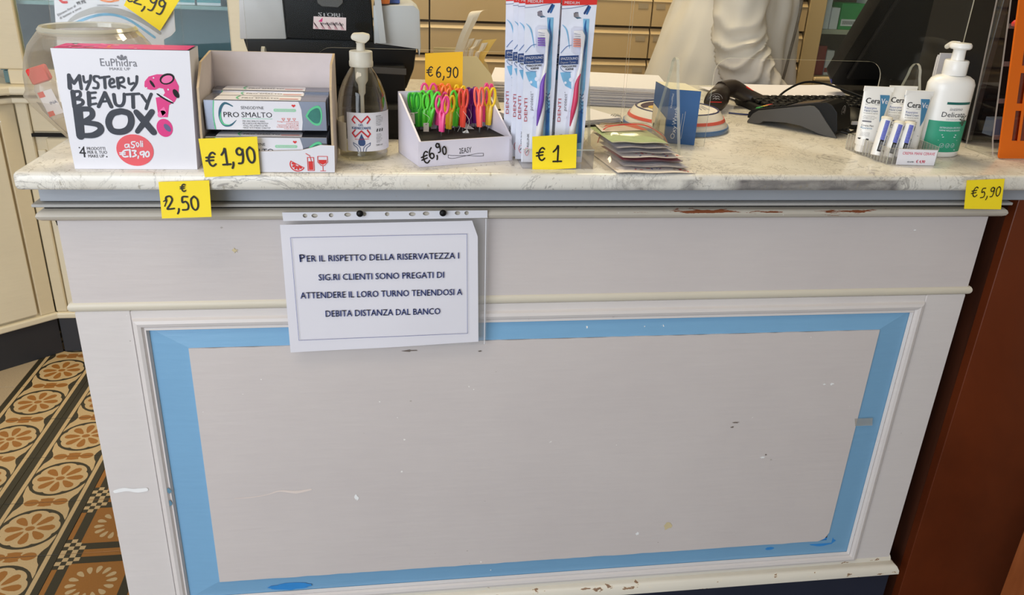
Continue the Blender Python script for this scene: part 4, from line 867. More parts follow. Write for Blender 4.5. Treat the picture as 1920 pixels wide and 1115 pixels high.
scissors(490, 195, 430, 620, 'pink', 'pink scissors half hidden behind the front pink pair', 70)
scissors(620, 165, 600, 640, 'orange', 'orange scissors just behind the front green pair', 90)
scissors(400, 188, 325, 650, 'green', 'green scissors with open ring beside the back pink pair', 90)
scissors(255, 225, 275, 650, 'green', 'green scissors with white tag hanging at the front left', 85, (303, 560, 0, .020))
scissors(575, 245, 565, 680, 'yellow', 'yellow scissors between front pink and front green pairs', 70)
scissors(740, 170, 725, 665, 'red-orange', 'red-orange scissors left of the purple ones with barcode tag', 60, (755, 650, .45, .013), bar=True)
scissors(830, 145, 875, 615, 'purple', 'right purple scissors behind the coral pair', 75)
scissors(790, 165, 805, 620, 'purple', 'left purple scissors with white tag on a string', 70, (735, 575, .95, .015))
scissors(495, 250, 480, 715, 'pink', 'front pink scissors standing nearest the customer', 85)
scissors(668, 190, 635, 650, 'green', 'front green scissors with long white tag over the box edge', 88, (655, 670, .12, .025))
scissors(915, 150, 925, 665, 'coral', 'coral scissors with bare steel tips right of the purple ones', 62)
scissors(1045, 152, 1020, 640, 'yellow', 'rightmost yellow scissors with open rings', 82)
# amber note behind the box
fa = FY(.106); t = thing('price_note', 'amber note reading € 6,90 standing behind the scissors box', 'price tag', (.557, .106, T+.0003), 'yellow handwritten price notes')
MB().prism([fa.px(797, 100), fa.px(868, 97), (fa.px(868, 160)[0], T+.0003), (fa.px(797, 160)[0], T+.0003)], fa, -.0006, 0, YELO).build('paper', t)
mb = MB(); hand(mb, fa, '€', fa.px(800, 143), .0150, .0017, MARK, h=.0004); hand(mb, fa, '6,90', fa.px(817, 145), .0165, .0017, MARK, h=.0004, sp=.10); mb.build('handwriting', t)

# ------------------------------------------------------------------ toothbrush packs and tray
fp0 = FY(0.0); kt = K(960, 0, 155/524); AQUA = plain('aqua water print', (120, 178, 214), .4, var=.35, scale=60); AQD = plain('deep blue water print', (38, 96, 160), .4, var=.4, scale=80); AQL = plain('pale water print', (224, 228, 242), .4, var=.08, scale=60)
BADGE = plain('navy badge', (32, 62, 116), .4); DRED = plain('dark red lettering', (176, 40, 50), .5)
def brush_pack(label, hc, bc, nm):
    O = Vector((.664, 0, T+.0034)); t = thing('toothbrush_pack', label, 'toothbrush', tuple(O), 'toothbrush packs in the clear tray')
    P = lambda x, y: fp0.px(*kt(x, y)); L0, R0 = .6655, .7095; ZB = O.z; ZT = 1.300
    l = lambda z: L0-(z-ZB)*.020; rr = lambda z: R0+(z-ZB)*.006
    hk = [P(160, 75), P(175, 68), P(190, 68), P(196, 95), P(215, 108), P(185, 112), P(162, 98)]
    holed_loops = [[(l(ZB), ZB), (rr(ZB), ZB), (rr(1.30), ZT), (l(1.30), ZT)], hk]
    mb = MB(); holed(mb, holed_loops, fp0, -.0006, 0, AQL); mb.build('card', t); h = .0004
    mb = MB(); mb.flat([(l(1.27), 1.2665), (rr(1.27), 1.2700), (rr(1.3), ZT), (l(1.3), ZT)], fp0, h, RED)
    mb.rib(fp0, [P(230, 75), P(255, 30)], .003, h, BADGE); mb.rib(fp0, [P(245, 78), P(265, 35)], .0025, h, AQD); mb.rib(fp0, [P(80, 48), P(150, 42), P(250, 22)], .0006, h, BADGE)
    textpx(mb, fp0, 'MEDIUM', kt(100, 16), kt(195, 18), 5, WHITE, h+.0005)
    mb.flat([P(222, 110), P(263, 110), P(255, 300), P(246, 560), P(222, 640), P(214, 480), P(230, 300)], fp0, h+.0001, AQUA); mb.rib(fp0, [P(240, 120), P(236, 170), P(248, 230), P(238, 300), P(228, 380)], [.001, .003, .002, .003, .001], h+.0003, AQD); mb.rib(fp0, [P(90, 150), P(120, 190), P(140, 300)], [.0006, .002, .0006], h+.0003, AQUA)
    mb.flat([P(85, 455), P(150, 450), P(160, 560), P(120, 540), P(100, 500)], fp0, h+.0001, AQUA); mb.rib(fp0, [P(85, 330), P(120, 290), P(150, 280)], .0008, h+.0004, AQD)
    mb.flat([P(205, 600), P(240, 640), P(238, 850), P(232, 990), P(190, 990), P(200, 800)], fp0, h+.0001, AQUA); mb.flat([P(212, 700), P(236, 690), P(232, 900), P(205, 905)], fp0, h+.0003, AQD)
    for i in range(6): mb.rib(fp0, [P(215+i*2, 590+i*20), P(228, 600+i*22), P(238, 590+i*24)], .0009, h+.0005, BADGE)
    for x, y, r in ((155, 500, .003), (120, 520, .002), (170, 555, .0016), (125, 740, .0022)): mb.disc(fp0, *P(x, y), r, r, h+.0004, AQL, 12)
    mb.flat([P(78, 350), P(200, 343), P(198, 400), P(74, 406)], fp0, h+.0005, BADGE); mb.build('print', t)
    mb = MB(); textpx(mb, fp0, 'SPAZZOLINO', kt(84, 375), kt(194, 370), 4.6, WHITE, .0014, .1); textpx(mb, fp0, 'Dupont Tynex', kt(84, 398), kt(182, 393), 4.2, LGREY, .0014, .1)
    textpx(mb, fp0, '"MAGGIORE', kt(92, 424), kt(186, 418), 3.8, INK, .0014, bold=.04); textpx(mb, fp0, 'IGIENE', kt(118, 440), kt(170, 437), 3.8, INK, .0014, bold=.04); mb.rib(fp0, [P(95, 410), P(85, 425), P(110, 448), P(155, 452)], .0006, .0012, AQD)
    def vert(s_, x, y0, y1, h_, m, sh=0): text(mb, fp0, s_, P(x, y0), P(x+2, y1), h_, m, .0014, sh)
    vert('DENTI', 94, 768, 622, .0044, DRED); vert('protect', 130, 700, 592, .0046, GREYI, .2); mb.disc(fp0, *P(118, 582), .0006, .0006, .0014, GREYI, 8); vert('RELINK', 105, 930, 845, .0030, INK, .1)
    mb.rib(fp0, [P(88, 935), P(80, 960), P(92, 985), P(105, 960), P(95, 935)], .0006, .0014, RED); mb.rib(fp0, [P(105, 945), P(88, 965)], .0010, .0015, INK); mb.build('lettering', t)
    mb = MB(); h1, h2 = .004, .0095
    mb.prism([P(205, 330), P(222, 330), P(232, 215), P(215, 182), P(160, 185), P(158, 200), P(205, 205), P(208, 290)], fp0, h1, h1+.004, WPLAST, bev=.0006)
    mb.tube([fp0.p(*P(215, 320), .006), fp0.p(*P(210, 400), .006), fp0.p(*P(198, 470), .006), fp0.p(*P(185, 600), .0068), fp0.p(*P(180, 720), .006), fp0.p(*P(165, 830), .006), fp0.p(*P(158, 940), .005)], [.0022, .0024, .0036, .0052, .0050, .0046, .0030], WPLAST, 10)
    b = mb.build('toothbrush', t, 50)
    for i in range(6): MB().prism([P(160, 208+i*14), P(205, 210+i*14), P(205, 218+i*14), P(160, 216+i*14)], fp0, h1+.0004, h1+.0036, bc if i > 1 else WPLAST).build('bristles', b)
    MB().tube([fp0.p(*P(207, 455), .0085), fp0.p(*P(186, 520), .0098), fp0.p(*P(178, 620), .0105), fp0.p(*P(165, 700), .0098), fp0.p(*P(152, 790), .0080)], [.0006, .0032, .0042, .0036, .0008], hc, 8).build('grip', b, 50)
    mb = MB(); o_ = [P(145, 175), P(165, 158), P(215, 162), P(245, 190), P(240, 320), P(228, 440), P(215, 640), P(200, 930), P(120, 935), P(130, 780), P(155, 620), P(175, 480), P(190, 345), P(150, 320)]
    cx = sum(q[0] for q in o_)/len(o_); n = len(o_); V = [fp0.p(q[0], q[1], .0006) for q in o_]+[fp0.p(q[0]*.94+cx*.06, q[1]-.0008, .0118) for q in o_]
    A = sum(o_[i][0]*o_[(i+1) % n][1]-o_[(i+1) % n][0]*o_[i][1] for i in range(n)); Fc = [[i, (i+1) % n, n+(i+1) % n, n+i] for i in range(n)]+[list(range(n, 2*n))]
    mb.add(V, Fc if A > 0 else [f[::-1] for f in Fc], BLIST); mb.build('blister', t); return t
VIO = plain('violet grip rubber', (116, 70, 178), .4, var=.05); ROSE = plain('rose grip rubber', (204, 56, 96), .4, var=.05); VIB = plain('violet bristles', (132, 92, 190), .7, var=.2, scale=400); COB = plain('coral bristles', (244, 150, 128), .7, var=.2, scale=400)
t1 = brush_pack('front left pack with a violet and white toothbrush in blister', VIO, VIB, 'v')
t2 = brush_pack('front right pack with a rose and white toothbrush in blister', ROSE, COB, 'r'); t2.location = Vector(t2['_w'])+Vector((.0495, .002, 0)); t2.rotation_euler = (0, math.radians(.8), 0)
Z = T+.0034
for (src, dx, dy, lb) in ((t1, -.0065, .0175, 'toothbrush pack directly behind the violet one'), (t1, -.0115, .033, 'third toothbrush pack of the left row seen as a sliver'), (t1, -.0195, .056, 'rear toothbrush pack at the far left edge of the clear tray'), (t2, .0435, .0185, 'toothbrush pack directly behind the rose one')):
    dup(src, loc=(.664+dx, dy, Z), rot=(0, 0, 0), label=lb)
ty0 = thing('clear_tray', 'low clear plastic tray holding toothbrush packs and a yellow note', 'tray', (.712, .03, T))
mb = MB(); yF, yB = -.028, .092; xl, xr = .6635, .7700; zt = T+.030; w_ = .0014; zb = T+.0004
mb.box((xl, yF, zb), (xr, yB, zb+.0016), TRAYC); mb.build('base', ty0)
MB().box((xl, yF, zb+.0016), (xr, yF+w_, zt), TRAYC).build('front_wall', ty0); MB().box((xl-.014, yB-w_, zb), (xr, yB, T+.045), TRAYC).build('back_wall', ty0)
mb = MB(); mb.prism([(-.013, .0), (yB, 0), (yB, .045), (.0, .030), (-.013, .03)], Fr((xl-.014, 0, zb), (0, 1, 0), (0, 0, 1)), 0, w_, TRAYC); mb.build('side_wall', ty0)
MB().prism([(yF, 0), (yB, 0), (yB, .045), (.03, .030), (yF, .03)], Fr((xr-w_, 0, zb), (0, 1, 0), (0, 0, 1)), 0, w_, TRAYC).build('side_wall', ty0)
MB().box((.7175, yF+.003, zb+.0016), (.7187, .09, zt), TRAYC).build('divider', ty0)
MB().prism(rrect(xl, zt-.0018, xr, zt, .0008, 2), FY(yF), 0, .0009, ACRE).build('rim', ty0)

# ------------------------------------------------------------------ pile of foil sachets
FOIL = plain('silver foil film', (206, 202, 206), .35, metal=.35, var=.25, scale=120, bump=.3); SGREEN = plain('pale green sachet print', (168, 184, 138), .5, var=.25, scale=60); SROSE = plain('dark rose sachet print', (176, 96, 104), .5, var=.3, scale=90); SWHT = plain('white sachet print', (232, 224, 218), .5, var=.06, scale=50); SBLU = plain('blue speckle print', (70, 90, 160), .6)
specs = [(SWHT, 0, 0, 0, 1.12, 'bottom sachet of the pile, white with red and blue speckles'), (FOIL, .012, .014, -.02, .92, 'silver sachet second from the bottom of the pile'), (SROSE, .014, .024, .02, .86, 'dark rose sachet in the lower middle of the pile'), (SWHT, .012, .022, .03, .88, 'cream-edged sachet in the middle of the pile'),
         (FOIL, .008, .030, -.02, .82, 'silver sachet above the cream-edged one in the pile'), (FOIL, .005, .034, .02, .80, 'upper silver sachet just under the green one'), (SGREEN, .000, .042, .0, .82, 'pale green printed sachet on top of the pile')]
for k, (m, dx, dy, ro, sc, lb) in enumerate(specs):
    u = Vector((.998, .062, 0)); u = Matrix.Rotation(ro+.02, 3, 'Z') @ u; v = Vector((-u.y, u.x, 0)); O = Vector((.800+dx, -.060+dy, T+.0012+k*.0058)); W, D = .112*sc, (.105+.006*k)*sc
    t = thing('foil_sachet', lb, 'sachet', tuple(O+u*W/2+v*D/2), 'foil sachets in a pile'); mb = MB(); nx, ny = 10, 8
    def hgt(i, j, s_, k=k):
        a, b = i/nx, j/ny; bl = (math.sin(math.pi*a)*math.sin(math.pi*b))**.6; return s_*.0026*bl+.0022*math.sin(2.5*a+1)*(.5+.5*(1-b))+.0007*math.sin(11*a+k)*(1-b)
    for s_ in (1, -1):
        V = [O+u*(W*i/nx)+v*(D*j/ny+.004*math.sin(math.pi*i/nx)*(-1 if j == 0 else 0))+Vector((0, 0, hgt(i, j, s_))) for j in range(ny+1) for i in range(nx+1)]
        Fc = [[j*(nx+1)+i, j*(nx+1)+i+1, (j+1)*(nx+1)+i+1, (j+1)*(nx+1)+i] for j in range(ny) for i in range(nx)]
        mb.add(V, Fc if s_ > 0 else [f[::-1] for f in Fc], m if s_ > 0 else FOIL)
    mb.build('pouch', t, 60); mb = MB()
    V = [O+u*(W*i/nx)+v*(w2-.004*math.sin(math.pi*i/nx))+Vector((0, 0, hgt(i, 0, 1)+.0006)) for w2 in (.0, .004) for i in range(nx+1)]
    mb.add(V, [[i, i+1, nx+2+i, nx+1+i] for i in range(nx)], FOIL if m is not SWHT else SWHT); mb.build('sealed_edge', t, 60)
    if k in (0, 3):
        mb = MB(); r = random.Random(k); 
        for q in range(14):
            a, b = r.uniform(.25, .95), r.uniform(.04, .16); p = O+u*W*a+v*D*b+Vector((0, 0, hgt(a*nx, b*ny, 1)+.0007)); f = Fr(p, u, v); mb.disc(f, 0, 0, r.uniform(.001, .004), r.uniform(.0006, .0015), 0, [RED, SBLU, PALER][q % 3], 8, r.uniform(0, 3))
        mb.build('speckle_print', t)
    if k == 6:
        mb = MB()
        f = Fr(O+Vector((0, 0, .0048)), u, v); mb.flat([(.004, D*.55), (W*.9, D*.62), (W*.80, D), (.010, D)], f, 0, SWHT); mb.flat([(W*.20, D*.86), (W*.62, D*.94), (W*.80, D*.62), (W*.9, D*.60), (W*.86, D*.97), (W*.3, D*.97)], f, .0003, RED); mb.build('back_print', t)
bp = MB(); O = Vector((.786, -.052, T+.0004)); u = Vector((1, .05, 0)).normalized(); v = Vector((-u.y, u.x, 0))
nx, ny = 14, 12; V = []
for j in range(ny+1):
    for i in range(nx+1):
        a, b = i/nx, j/ny; x = .134*a+.002-.004*(1-b); y = .005+.165*b; rise = .0418*min(1, max(0, min(a/.18, (1-a)/.16)))*min(1, max(0, (b-.10)/.35))*min(1, (1-b)/.12)
        V.append(O+u*x+v*y+Vector((0, 0, rise+.003+.0022*noise.noise(Vector((a*5, b*5, 3))))))
bp.add(V, [[j*(nx+1)+i, j*(nx+1)+i+1, (j+1)*(nx+1)+i+1, (j+1)*(nx+1)+i] for j in range(ny) for i in range(nx)], clear('crinkled bag film', (.97, .95, .92), rough=.12, fac=.05, haze=.10, hazecol=(230, 214, 190)))
bag = tag(bp.build('clear_bag', None, 70), 'crumpled clear bag lying open over the pile of foil sachets', 'bag')
tag(MB().tube([(.797, .060, T+.020), (.806, .058, T+.043), (.84, .064, T+.0485), (.875, .062, T+.0475), (.905, .055, T+.030), (.910, .052, T+.014)], .0008, RED, 6).build('rubber_band', None, 60), 'thin red rubber band stretched round the pile of foil sachets', 'rubber band')

# ------------------------------------------------------------------ acrylic sneeze guards
def guard(x0, x1, c0, c1, label, feet):
    f = FY(.125); t = thing('acrylic_guard', label, 'screen', ((x0+x1)/2, .125, T), 'clear acrylic counter guards'); zt = T+.62; zc = 1.187; r = .026; zb = T+.0006
    arc1 = [(c0+r-r*math.cos(math.pi/2*i/6), zc-r+r*math.sin(math.pi/2*i/6)) for i in range(7)]; arc2 = [(c1-r+r*math.sin(math.pi/2*i/6), zc-r+r*math.cos(math.pi/2*i/6)) for i in range(7)]
    pts = [(x0, zb), (c0, zb)]+arc1+arc2+[(c1, zb), (x1, zb), (x1, zt), (x0, zt)]
    mb = MB(); holed(mb, [pts], f, -.0025, 0.0, ACR, ACRE); mb.build('sheet', t)
    for x in feet:
        g = Fr((x, .125, 0), (0, 1, 0), (0, 0, 1)); q = [(-.066, zb), (-.060, zb), (-.011, 1.168), (-.006, 1.180), (.004, 1.185), (.013, 1.180), (.018, 1.168), (.074, zb+.0), (.080, zb), (.082, zb+.002), (.078, zb+.02)]
        q = [(-.066, zb), (.080, zb), (.020, 1.164), (.016, 1.177), (.009, 1.184), (.001, 1.186), (-.006, 1.183), (-.011, 1.176), (-.014, 1.164)]
        q = q[:2]+q[2:]; MB().prism(q, g, -.0025, .0025, ACR, ACRE).build('foot_bracket', t)
    return t
guard(.262, .8505, .36, .702, 'clear acrylic guard with arched slot behind toothpaste and toothbrushes', (.285, .785))
guard(.8545, 1.437, 1.0015, 1.2985, 'clear acrylic guard with arched slot left of the white pump bottle', (.934, 1.3615))

# ------------------------------------------------------------------ blue carton
bt = thing('carton_box', 'blue upright carton with white lettering behind the acrylic foot', 'box', (.96, .165, T)); Zt = 1.1310
p0, p1, p2 = Vector((.9385, .150, 0)), Vector((.9865, .133, 0)), Vector((.9390, .232, 0)); OX = plain('deep blue carton', (24, 82, 142), .35, var=.06, scale=20); OXL = plain('cream label', (228, 214, 186), .5)
V = [p0, p1, p1+(p2-p0), p2]; V = [Vector((q.x, q.y, z)) for z in (T+.0004, Zt) for q in V]
MB().add(V, [[0, 1, 5, 4], [1, 2, 6, 5], [2, 3, 7, 6], [3, 0, 4, 7], [0, 3, 2, 1]], OX).build('carton', bt); MB().add([q+Vector((0, 0, .0003)) for q in V[4:]], [[0, 1, 2, 3]], plain('cream carton top', (226, 220, 200), .6)).build('top_flap', bt)
f1 = Fr((p0.x, p0.y, T), p1-p0, (0, 0, 1)); W = (p1-p0).length; mb = MB()
text(mb, f1, 'Oxy', (.016, .008), (.0175, .031), .0070, WHITE, .0004); text(mb, f1, 'Watch', (.0165, .032), (.018, .062), .0070, WHITE, .0004); mb.rib(f1, [(.0235, .010), (.0255, .052)], .0007, .0004, LGREY); mb.rib(f1, [(.0275, .010), (.0295, .056)], .0007, .0004, LGREY); text(mb, f1, 'ChoiceMMed', (.006, .060), (.007, .084), .0030, WHITE, .0004); mb.build('lettering', bt)
f2 = Fr((p2.x, p2.y, T), p0-p2, (0, 0, 1)); W2 = (p0-p2).length; mb = MB(); mb.flat([(.002, .010), (W2-.004, .004), (W2-.004, .042), (.002, .054)], f2, .0004, OXL)
mb.disc(f2, .016, .017, .0035, .0050, .0006, INK, 14)
for i in range(5): mb.rib(f2, [(.024+i*.006, .010), (.024+i*.006, .032-.002*(i % 2))], .0012, .0006, INK)
mb.build('side_label', bt)

# ------------------------------------------------------------------ change plate
pc = Vector((1.005, .290, T)); cp = thing('change_plate', 'round white change dish with red and blue rim stripes and colourful picture', 'dish', tuple(pc))
CER = plain('white glazed plastic', (236, 230, 222), .2, var=.02); R0 = .098
MB().lathe([(0, .0006), (R0, .0006), (R0+.001, .006), (R0-.006, .016), (R0-.018, .034), (R0-.021, .036), (R0-.024, .0345), (0, .0345)], pc, CER, 48, cap=False).build('dish_body', cp, 50)
MB().lathe([(R0+.0004, .0012), (R0+.0016, .0058), (R0-.0001, .0095), (R0-.0015, .0095)], pc, plain('slate blue glaze', (88, 122, 168), .25), 48, cap=False).build('blue_stripe', cp, 50)
MB().lathe([(R0-.0078, .0185), (R0-.0068, .0185), (R0-.0096, .0235), (R0-.0106, .0235)], pc, plain('coral glaze', (228, 104, 90), .25), 48, cap=False).build('red_stripe', cp, 50)
MB().lathe([(R0-.0195, .0358), (R0-.0215, .0368), (R0-.0235, .0355)], pc, plain('dark blue glaze', (40, 46, 96), .25), 48, cap=False).build('rim_line', cp, 50)
fz = FZ(T+.0345); mb = MB(); mb.disc(fz, pc.x, pc.y, .070, .070, .0003, CER, 40); mb.flat([(pc.x-.068*math.cos(a), pc.y+.066*math.sin(a)) for a in [i*math.pi/14-.1 for i in range(13)]]+[(pc.x-.01, pc.y+.02)], fz, .0006, plain('midnight glaze', (36, 28, 80), .25))
mb.disc(fz, pc.x-.030, pc.y-.002, .026, .022, .0009, plain('gold glaze', (222, 184, 90), .3, var=.2, scale=90), 24); mb.disc(fz, pc.x-.022, pc.y-.006, .016, .014, .0012, plain('bright red glaze', (224, 60, 46), .3), 20); mb.disc(fz, pc.x-.018, pc.y-.004, .004, .003, .0015, WHITE, 12)
for i in range(5): mb.rib(fz, [(pc.x+.025+.008*i, pc.y-.02), (pc.x+.032+.006*i, pc.y+.005), (pc.x+.024+.008*i, pc.y+.026)], .0012, .0009, plain('blue line glaze', (60, 70, 150), .3) if i == 0 else bpy.data.materials['blue line glaze'])
mb.build('picture', cp)

# ------------------------------------------------------------------ paper stack, notebook, loose sheets
ps = Vector((.66, .50, T)); r = random.Random(4)
tags = ['bottom bundle of white sheets in the paper stack', 'lower middle bundle of sheets in the paper stack', 'middle bundle of sheets in the paper stack', 'upper middle bundle of sheets in the paper stack', 'top bundle of clean white sheets in the paper stack']
for k in range(5):
    M = Matrix.Translation(Vector((.885, .60, T+.0006+k*.0078))) @ Matrix.Rotation(math.radians(-9+r.uniform(-2, 2)), 4, 'Z')
    t = thing('paper_bundle', tags[k], 'papers', tuple(M.translation), 'stacked white paper bundles behind the toothbrushes'); mb = MB()
    for q in range(5):
        dx, dy = r.uniform(-.003, .003), r.uniform(-.003, .003); mb.box((-.19+dx, -.105+dy, q*.0015), (.19+dx, .105+dy, q*.0015+.0011), PAPER, M=M)
    mb.build('sheets', t, kind=None) if False else tag(mb.build('sheets', t), None, None, kind='stuff')
nb = thing('ring_notebook', 'open ring notebook with handwritten pages left of the change dish', 'notebook', (.80, .33, T))
Mn = Matrix.Translation(Vector((.792, .330, T))) @ Matrix.Rotation(math.radians(24), 4, 'Z')
MB().box((-.105, -.07, .0005), (.100, .075, .003), BLACKM, M=Mn).build('cover', nb)
for k in range(3): MB().box((-.100+k*.001, -.066+k*.001, .0035+k*.003), (.096-k*.001, .071, .0055+k*.003), PAPER, M=Mn).build('page_block', nb)
fnb = Fr(Mn @ Vector((0, 0, .0117)), Mn.to_3x3() @ Vector((1, 0, 0)), Mn.to_3x3() @ Vector((0, 1, 0))); mb = MB(); r = random.Random(2)
for j in range(9):
    pts = [(-.085+i*.006, .055-j*.013+r.uniform(-.0015, .0015)) for i in range(r.randint(12, 27))]; mb.rib(fnb, pts, .0004, 0, LGREY, True, 3)
mb.build('scribbles', nb)
for k in range(3):
    c = Mn @ Vector((.092, -.058+k*.006, .008)); MB().tube([c+Vector((.007*math.cos(a), 0, .007*math.sin(a))) for a in [i*2*math.pi/12 for i in range(13)]], .0008, STEEL, 5, False, cap=False).build('binder_ring', nb, 50)
for k, (x, y, a, lb) in enumerate(((1.355, .665, 8, 'loose white sheet lying under the cable near the keyboard'), (1.43, .700, -14, 'loose white sheet behind the keyboard closest to the back edge'))):
    M = Matrix.Translation(Vector((x, y, T+.0006+k*.0012))) @ Matrix.Rotation(math.radians(a), 4, 'Z'); mb = MB(); V = []
    for j in range(7):
        for i in range(9): V.append(M @ Vector((-.13+.26*i/8, -.088+.176*j/6, .001+(.012*(i/8)**2*(j/6) if k else .004*(1-i/8)**2))))
    F_ = [[j*9+i, j*9+i+1, (j+1)*9+i+1, (j+1)*9+i] for j in range(6) for i in range(8)]; mb.add(V, F_, PAPER); mb.add([v-Vector((0, 0, .0004)) for v in V], [f[::-1] for f in F_], PAPER); tag(mb.build('paper_sheet', None, 60), lb, 'paper', 'loose white sheets by the keyboard')
tag(MB().tube([(.672, .50, T+.012), (.640, .505, T+.012)], .010, BLACKM, 10, False).build('marker_cap', None, 40), 'short black cylinder lying on the marble behind the scissors box', 'cap')
tag(MB().box((-.004, -.075, .0006), (.004, .075, .006), GREYP, bev=.0015, M=Matrix.Translation(Vector((.668, .39, T))) @ Matrix.Rotation(math.radians(6), 4, 'Z')).build('pen', None, 40), 'dark pen lying on the marble between scissors box and toothbrushes', 'pen')

# ------------------------------------------------------------------ barcode scanner, terminal, keyboard, mouse, cables
bs = thing('barcode_scanner', 'dark handheld barcode scanner with round logo head lying behind the change dish', 'scanner', (1.17, .47, T)); SCN = plain('brown black scanner plastic', (46, 38, 34), .35, var=.05)
hc = Vector((1.143, .440, T)); mb = MB()
rings = []
for (yy, rx, rz, zz) in ((-.018, .010, .010, .022), (-.017, .020, .018, .0225), (-.012, .0255, .0235, .0240), (.010, .0270, .0250, .0255), (.040, .0240, .0220, .0290), (.075, .0200, .0180, .0330), (.10, .014, .012, .034)):
    rings.append([hc+Vector((rx*math.cos(2*math.pi*i/20)+yy*.55, yy, zz+rz*math.sin(2*math.pi*i/20))) for i in range(20)])
mb.loft([q[::-1] for q in rings][::-1], SCN); mb.build('head', bs, 60)
hp_ = [hc+Vector((.030, .055, .036)), hc+Vector((.062, .068, .038)), hc+Vector((.095, .060, .024)), hc+Vector((.128, .040, .013))]; MB().tube(hp_, [.019, .019, .0155, .0125], SCN, 12).build('handle', bs, 60)
MB().tube([hc+Vector((.086, .0595, .042)), hc+Vector((.102, .056, .033))], [.004, .004], RED, 8, False).build('trigger', bs, 60)
fs = Fr(hc+Vector((-.010, -.0190, .0245)), (1, 0, 0), (0, 0, 1)); mb = MB()
for rr_, m in ((.0150, LGREY), ): mb.rib(fs, [(rr_*math.cos(a), rr_*.95*math.sin(a)+.002) for a in [math.pi*(.1+.8*i/10) for i in range(11)]], .0007, .0006, m)
for x, y in ((-.003, .010), (.003, .0095), (-.002, .0055), (.004, .005)): mb.rib(fs, [(x-.004, y), (x, y+.002), (x+.004, y)], .0014, .0006, LGREY)
mb.rib(fs, [(-.012, -.0005), (.013, -.0005)], .0018, .0006, RED); mb.build('logo', bs)
# payment terminal
A, Bp = Vector((1.168, .333, T)), Vector((1.287, .198, T)); uu = (Bp-A).normalized(); fk = Fr(A, uu, (0, 0, 1)); kp = K(1300, 60, 340/1458)
PT = lambda x, y: fk.px(*kp(x, y)); pt = thing('payment_terminal', 'dark grey card payment terminal with coloured keys standing on the marble', 'card terminal', tuple((A+Bp)/2))
TW = .078; zmin = .0006
def clampz(L): return [(a, max(b, zmin)) for a, b in L]
shell = clampz([PT(*q) for q in ((428, 752), (432, 715), (478, 655), (520, 632), (930, 592), (972, 597), (1010, 632), (1075, 735), (1152, 862), (1108, 866), (1075, 848), (1000, 815), (930, 782), (860, 750), (740, 727), (560, 714), (535, 735), (490, 750), (455, 754))])
MB().prism(shell, fk, -.004, 0, GREYP, bev=.0006).build('side_shell', pt); MB().prism(shell, fk, -TW, -TW+.004, GREYP, bev=.0006).build('side_shell', pt)
body = clampz([PT(*q) for q in ((424, 690), (436, 645), (470, 622), (1060, 566), (1110, 590), (1150, 650), (1150, 800), (1120, 830), (1060, 800), (900, 730), (740, 700), (520, 690), (470, 700))]); MB().prism(body, fk, -TW+.004, -.004, BLACK, bev=.0015).build('body', pt)
e0, e1 = PT(470, 622), PT(1060, 566); tu = (uu*(e1[0]-e0[0])+Vector((0, 0, e1[1]-e0[1]))); Lt = tu.length; fk2 = Fr(fk.p(*e0, 0), tu, -fk.n); fk2 = Fr(fk.p(*e0, 0), tu, -fk.n)
hs = 1 if fk2.n.z > 0 else -1
def key(a0, a1, b0, b1, m, name, hh=.0022): MB().prism([(a0, b0), (a1, b0), (a1, b1), (a0, b1)], fk2, 0 if hs > 0 else -hh, hh if hs > 0 else 0, m, bev=.0005).build(name, pt)
KG, KY, KR = plain('green key', (50, 150, 70), .4), plain('yellow key', (226, 190, 50), .4), plain('red key', (206, 56, 44), .4)
for i, m in enumerate((KG, KY, KR)): key(.004, .013, .009+i*.021, .027+i*.021, m, 'colour_key')
for r_ in range(4):
    for c_ in range(3): key(.018+r_*.0125, .027+r_*.0125, .010+c_*.021, .026+c_*.021, BLACKM, 'key')
key(.075, Lt-.012, .008, TW-.008, plain('grey lcd glass', (70, 66, 70), .15), 'screen', .0012)
fe = Fr(fk.p(*PT(1152, 640), -.004), -fk.n, (0, 0, 1)); mb = MB()
mb.rib(fe, [(.030+.009*math.cos(a), -.002+.009*math.sin(a)) for a in [i*2*math.pi/14 for i in range(15)]], .0009, .0012, LGREY); mb.rib(fe, [(.027, -.005), (.031, -.002), (.028, .002)], .0009, .0012, LGREY); mb.rib(fe, [(.031, -.006), (.035, -.002), (.031, .004)], .0009, .0012, LGREY); mb.build('contactless_mark', pt)
# keyboard
Mk = Matrix.Translation(Vector((1.425, .480, T))) @ Matrix.Rotation(math.radians(5), 4, 'Z'); kb = thing('keyboard', 'black computer keyboard behind the payment terminal', 'keyboard', (1.425, .48, T))
MB().box((-.195, -.068, .0006), (.235, .075, .016), BLACKM, bev=.004, M=Mk).build('case', kb, 40)
kmesh = MB().box((-.0075, -.0075, 0), (.0075, .0075, .007), BLACK, bev=.0018)
k0 = None
for j in range(5):
    for i in range(21):
        if i in (14,) : continue
        p = Mk @ Vector((-.182+i*.0195+(j % 2)*.002, -.052+j*.0205, .0162+j*.0008))
        if k0 is None: k0 = MB(); k0.V = [v.copy() for v in kmesh.V]; k0.F = kmesh.F; k0.M = kmesh.M; k0.m = kmesh.m; k0 = k0.build('key', None, 40, loc=(0, 0, 0)); o = k0
        else: o = k0.copy(); C.objects.link(o)
        o.parent = kb; o.location = p-Vector(kb['_w']); o.rotation_euler = (0, 0, math.radians(5))
ms = thing('computer_mouse', 'black computer mouse with pale label behind the clear cream tray', 'mouse', (1.385, .330, T))
rings = []
for i in range(9):
    a = i/8; yy = -.052+.104*a; s_ = math.sin(math.pi*(.06+.88*a))**.55; rings.append([Vector((1.385+.5*yy*.3+.031*s_*math.cos(q), .330+yy, T+.0006+(.034*s_*max(0, math.sin(q))))) for q in [math.pi*k/10 for k in range(11)]]+[])
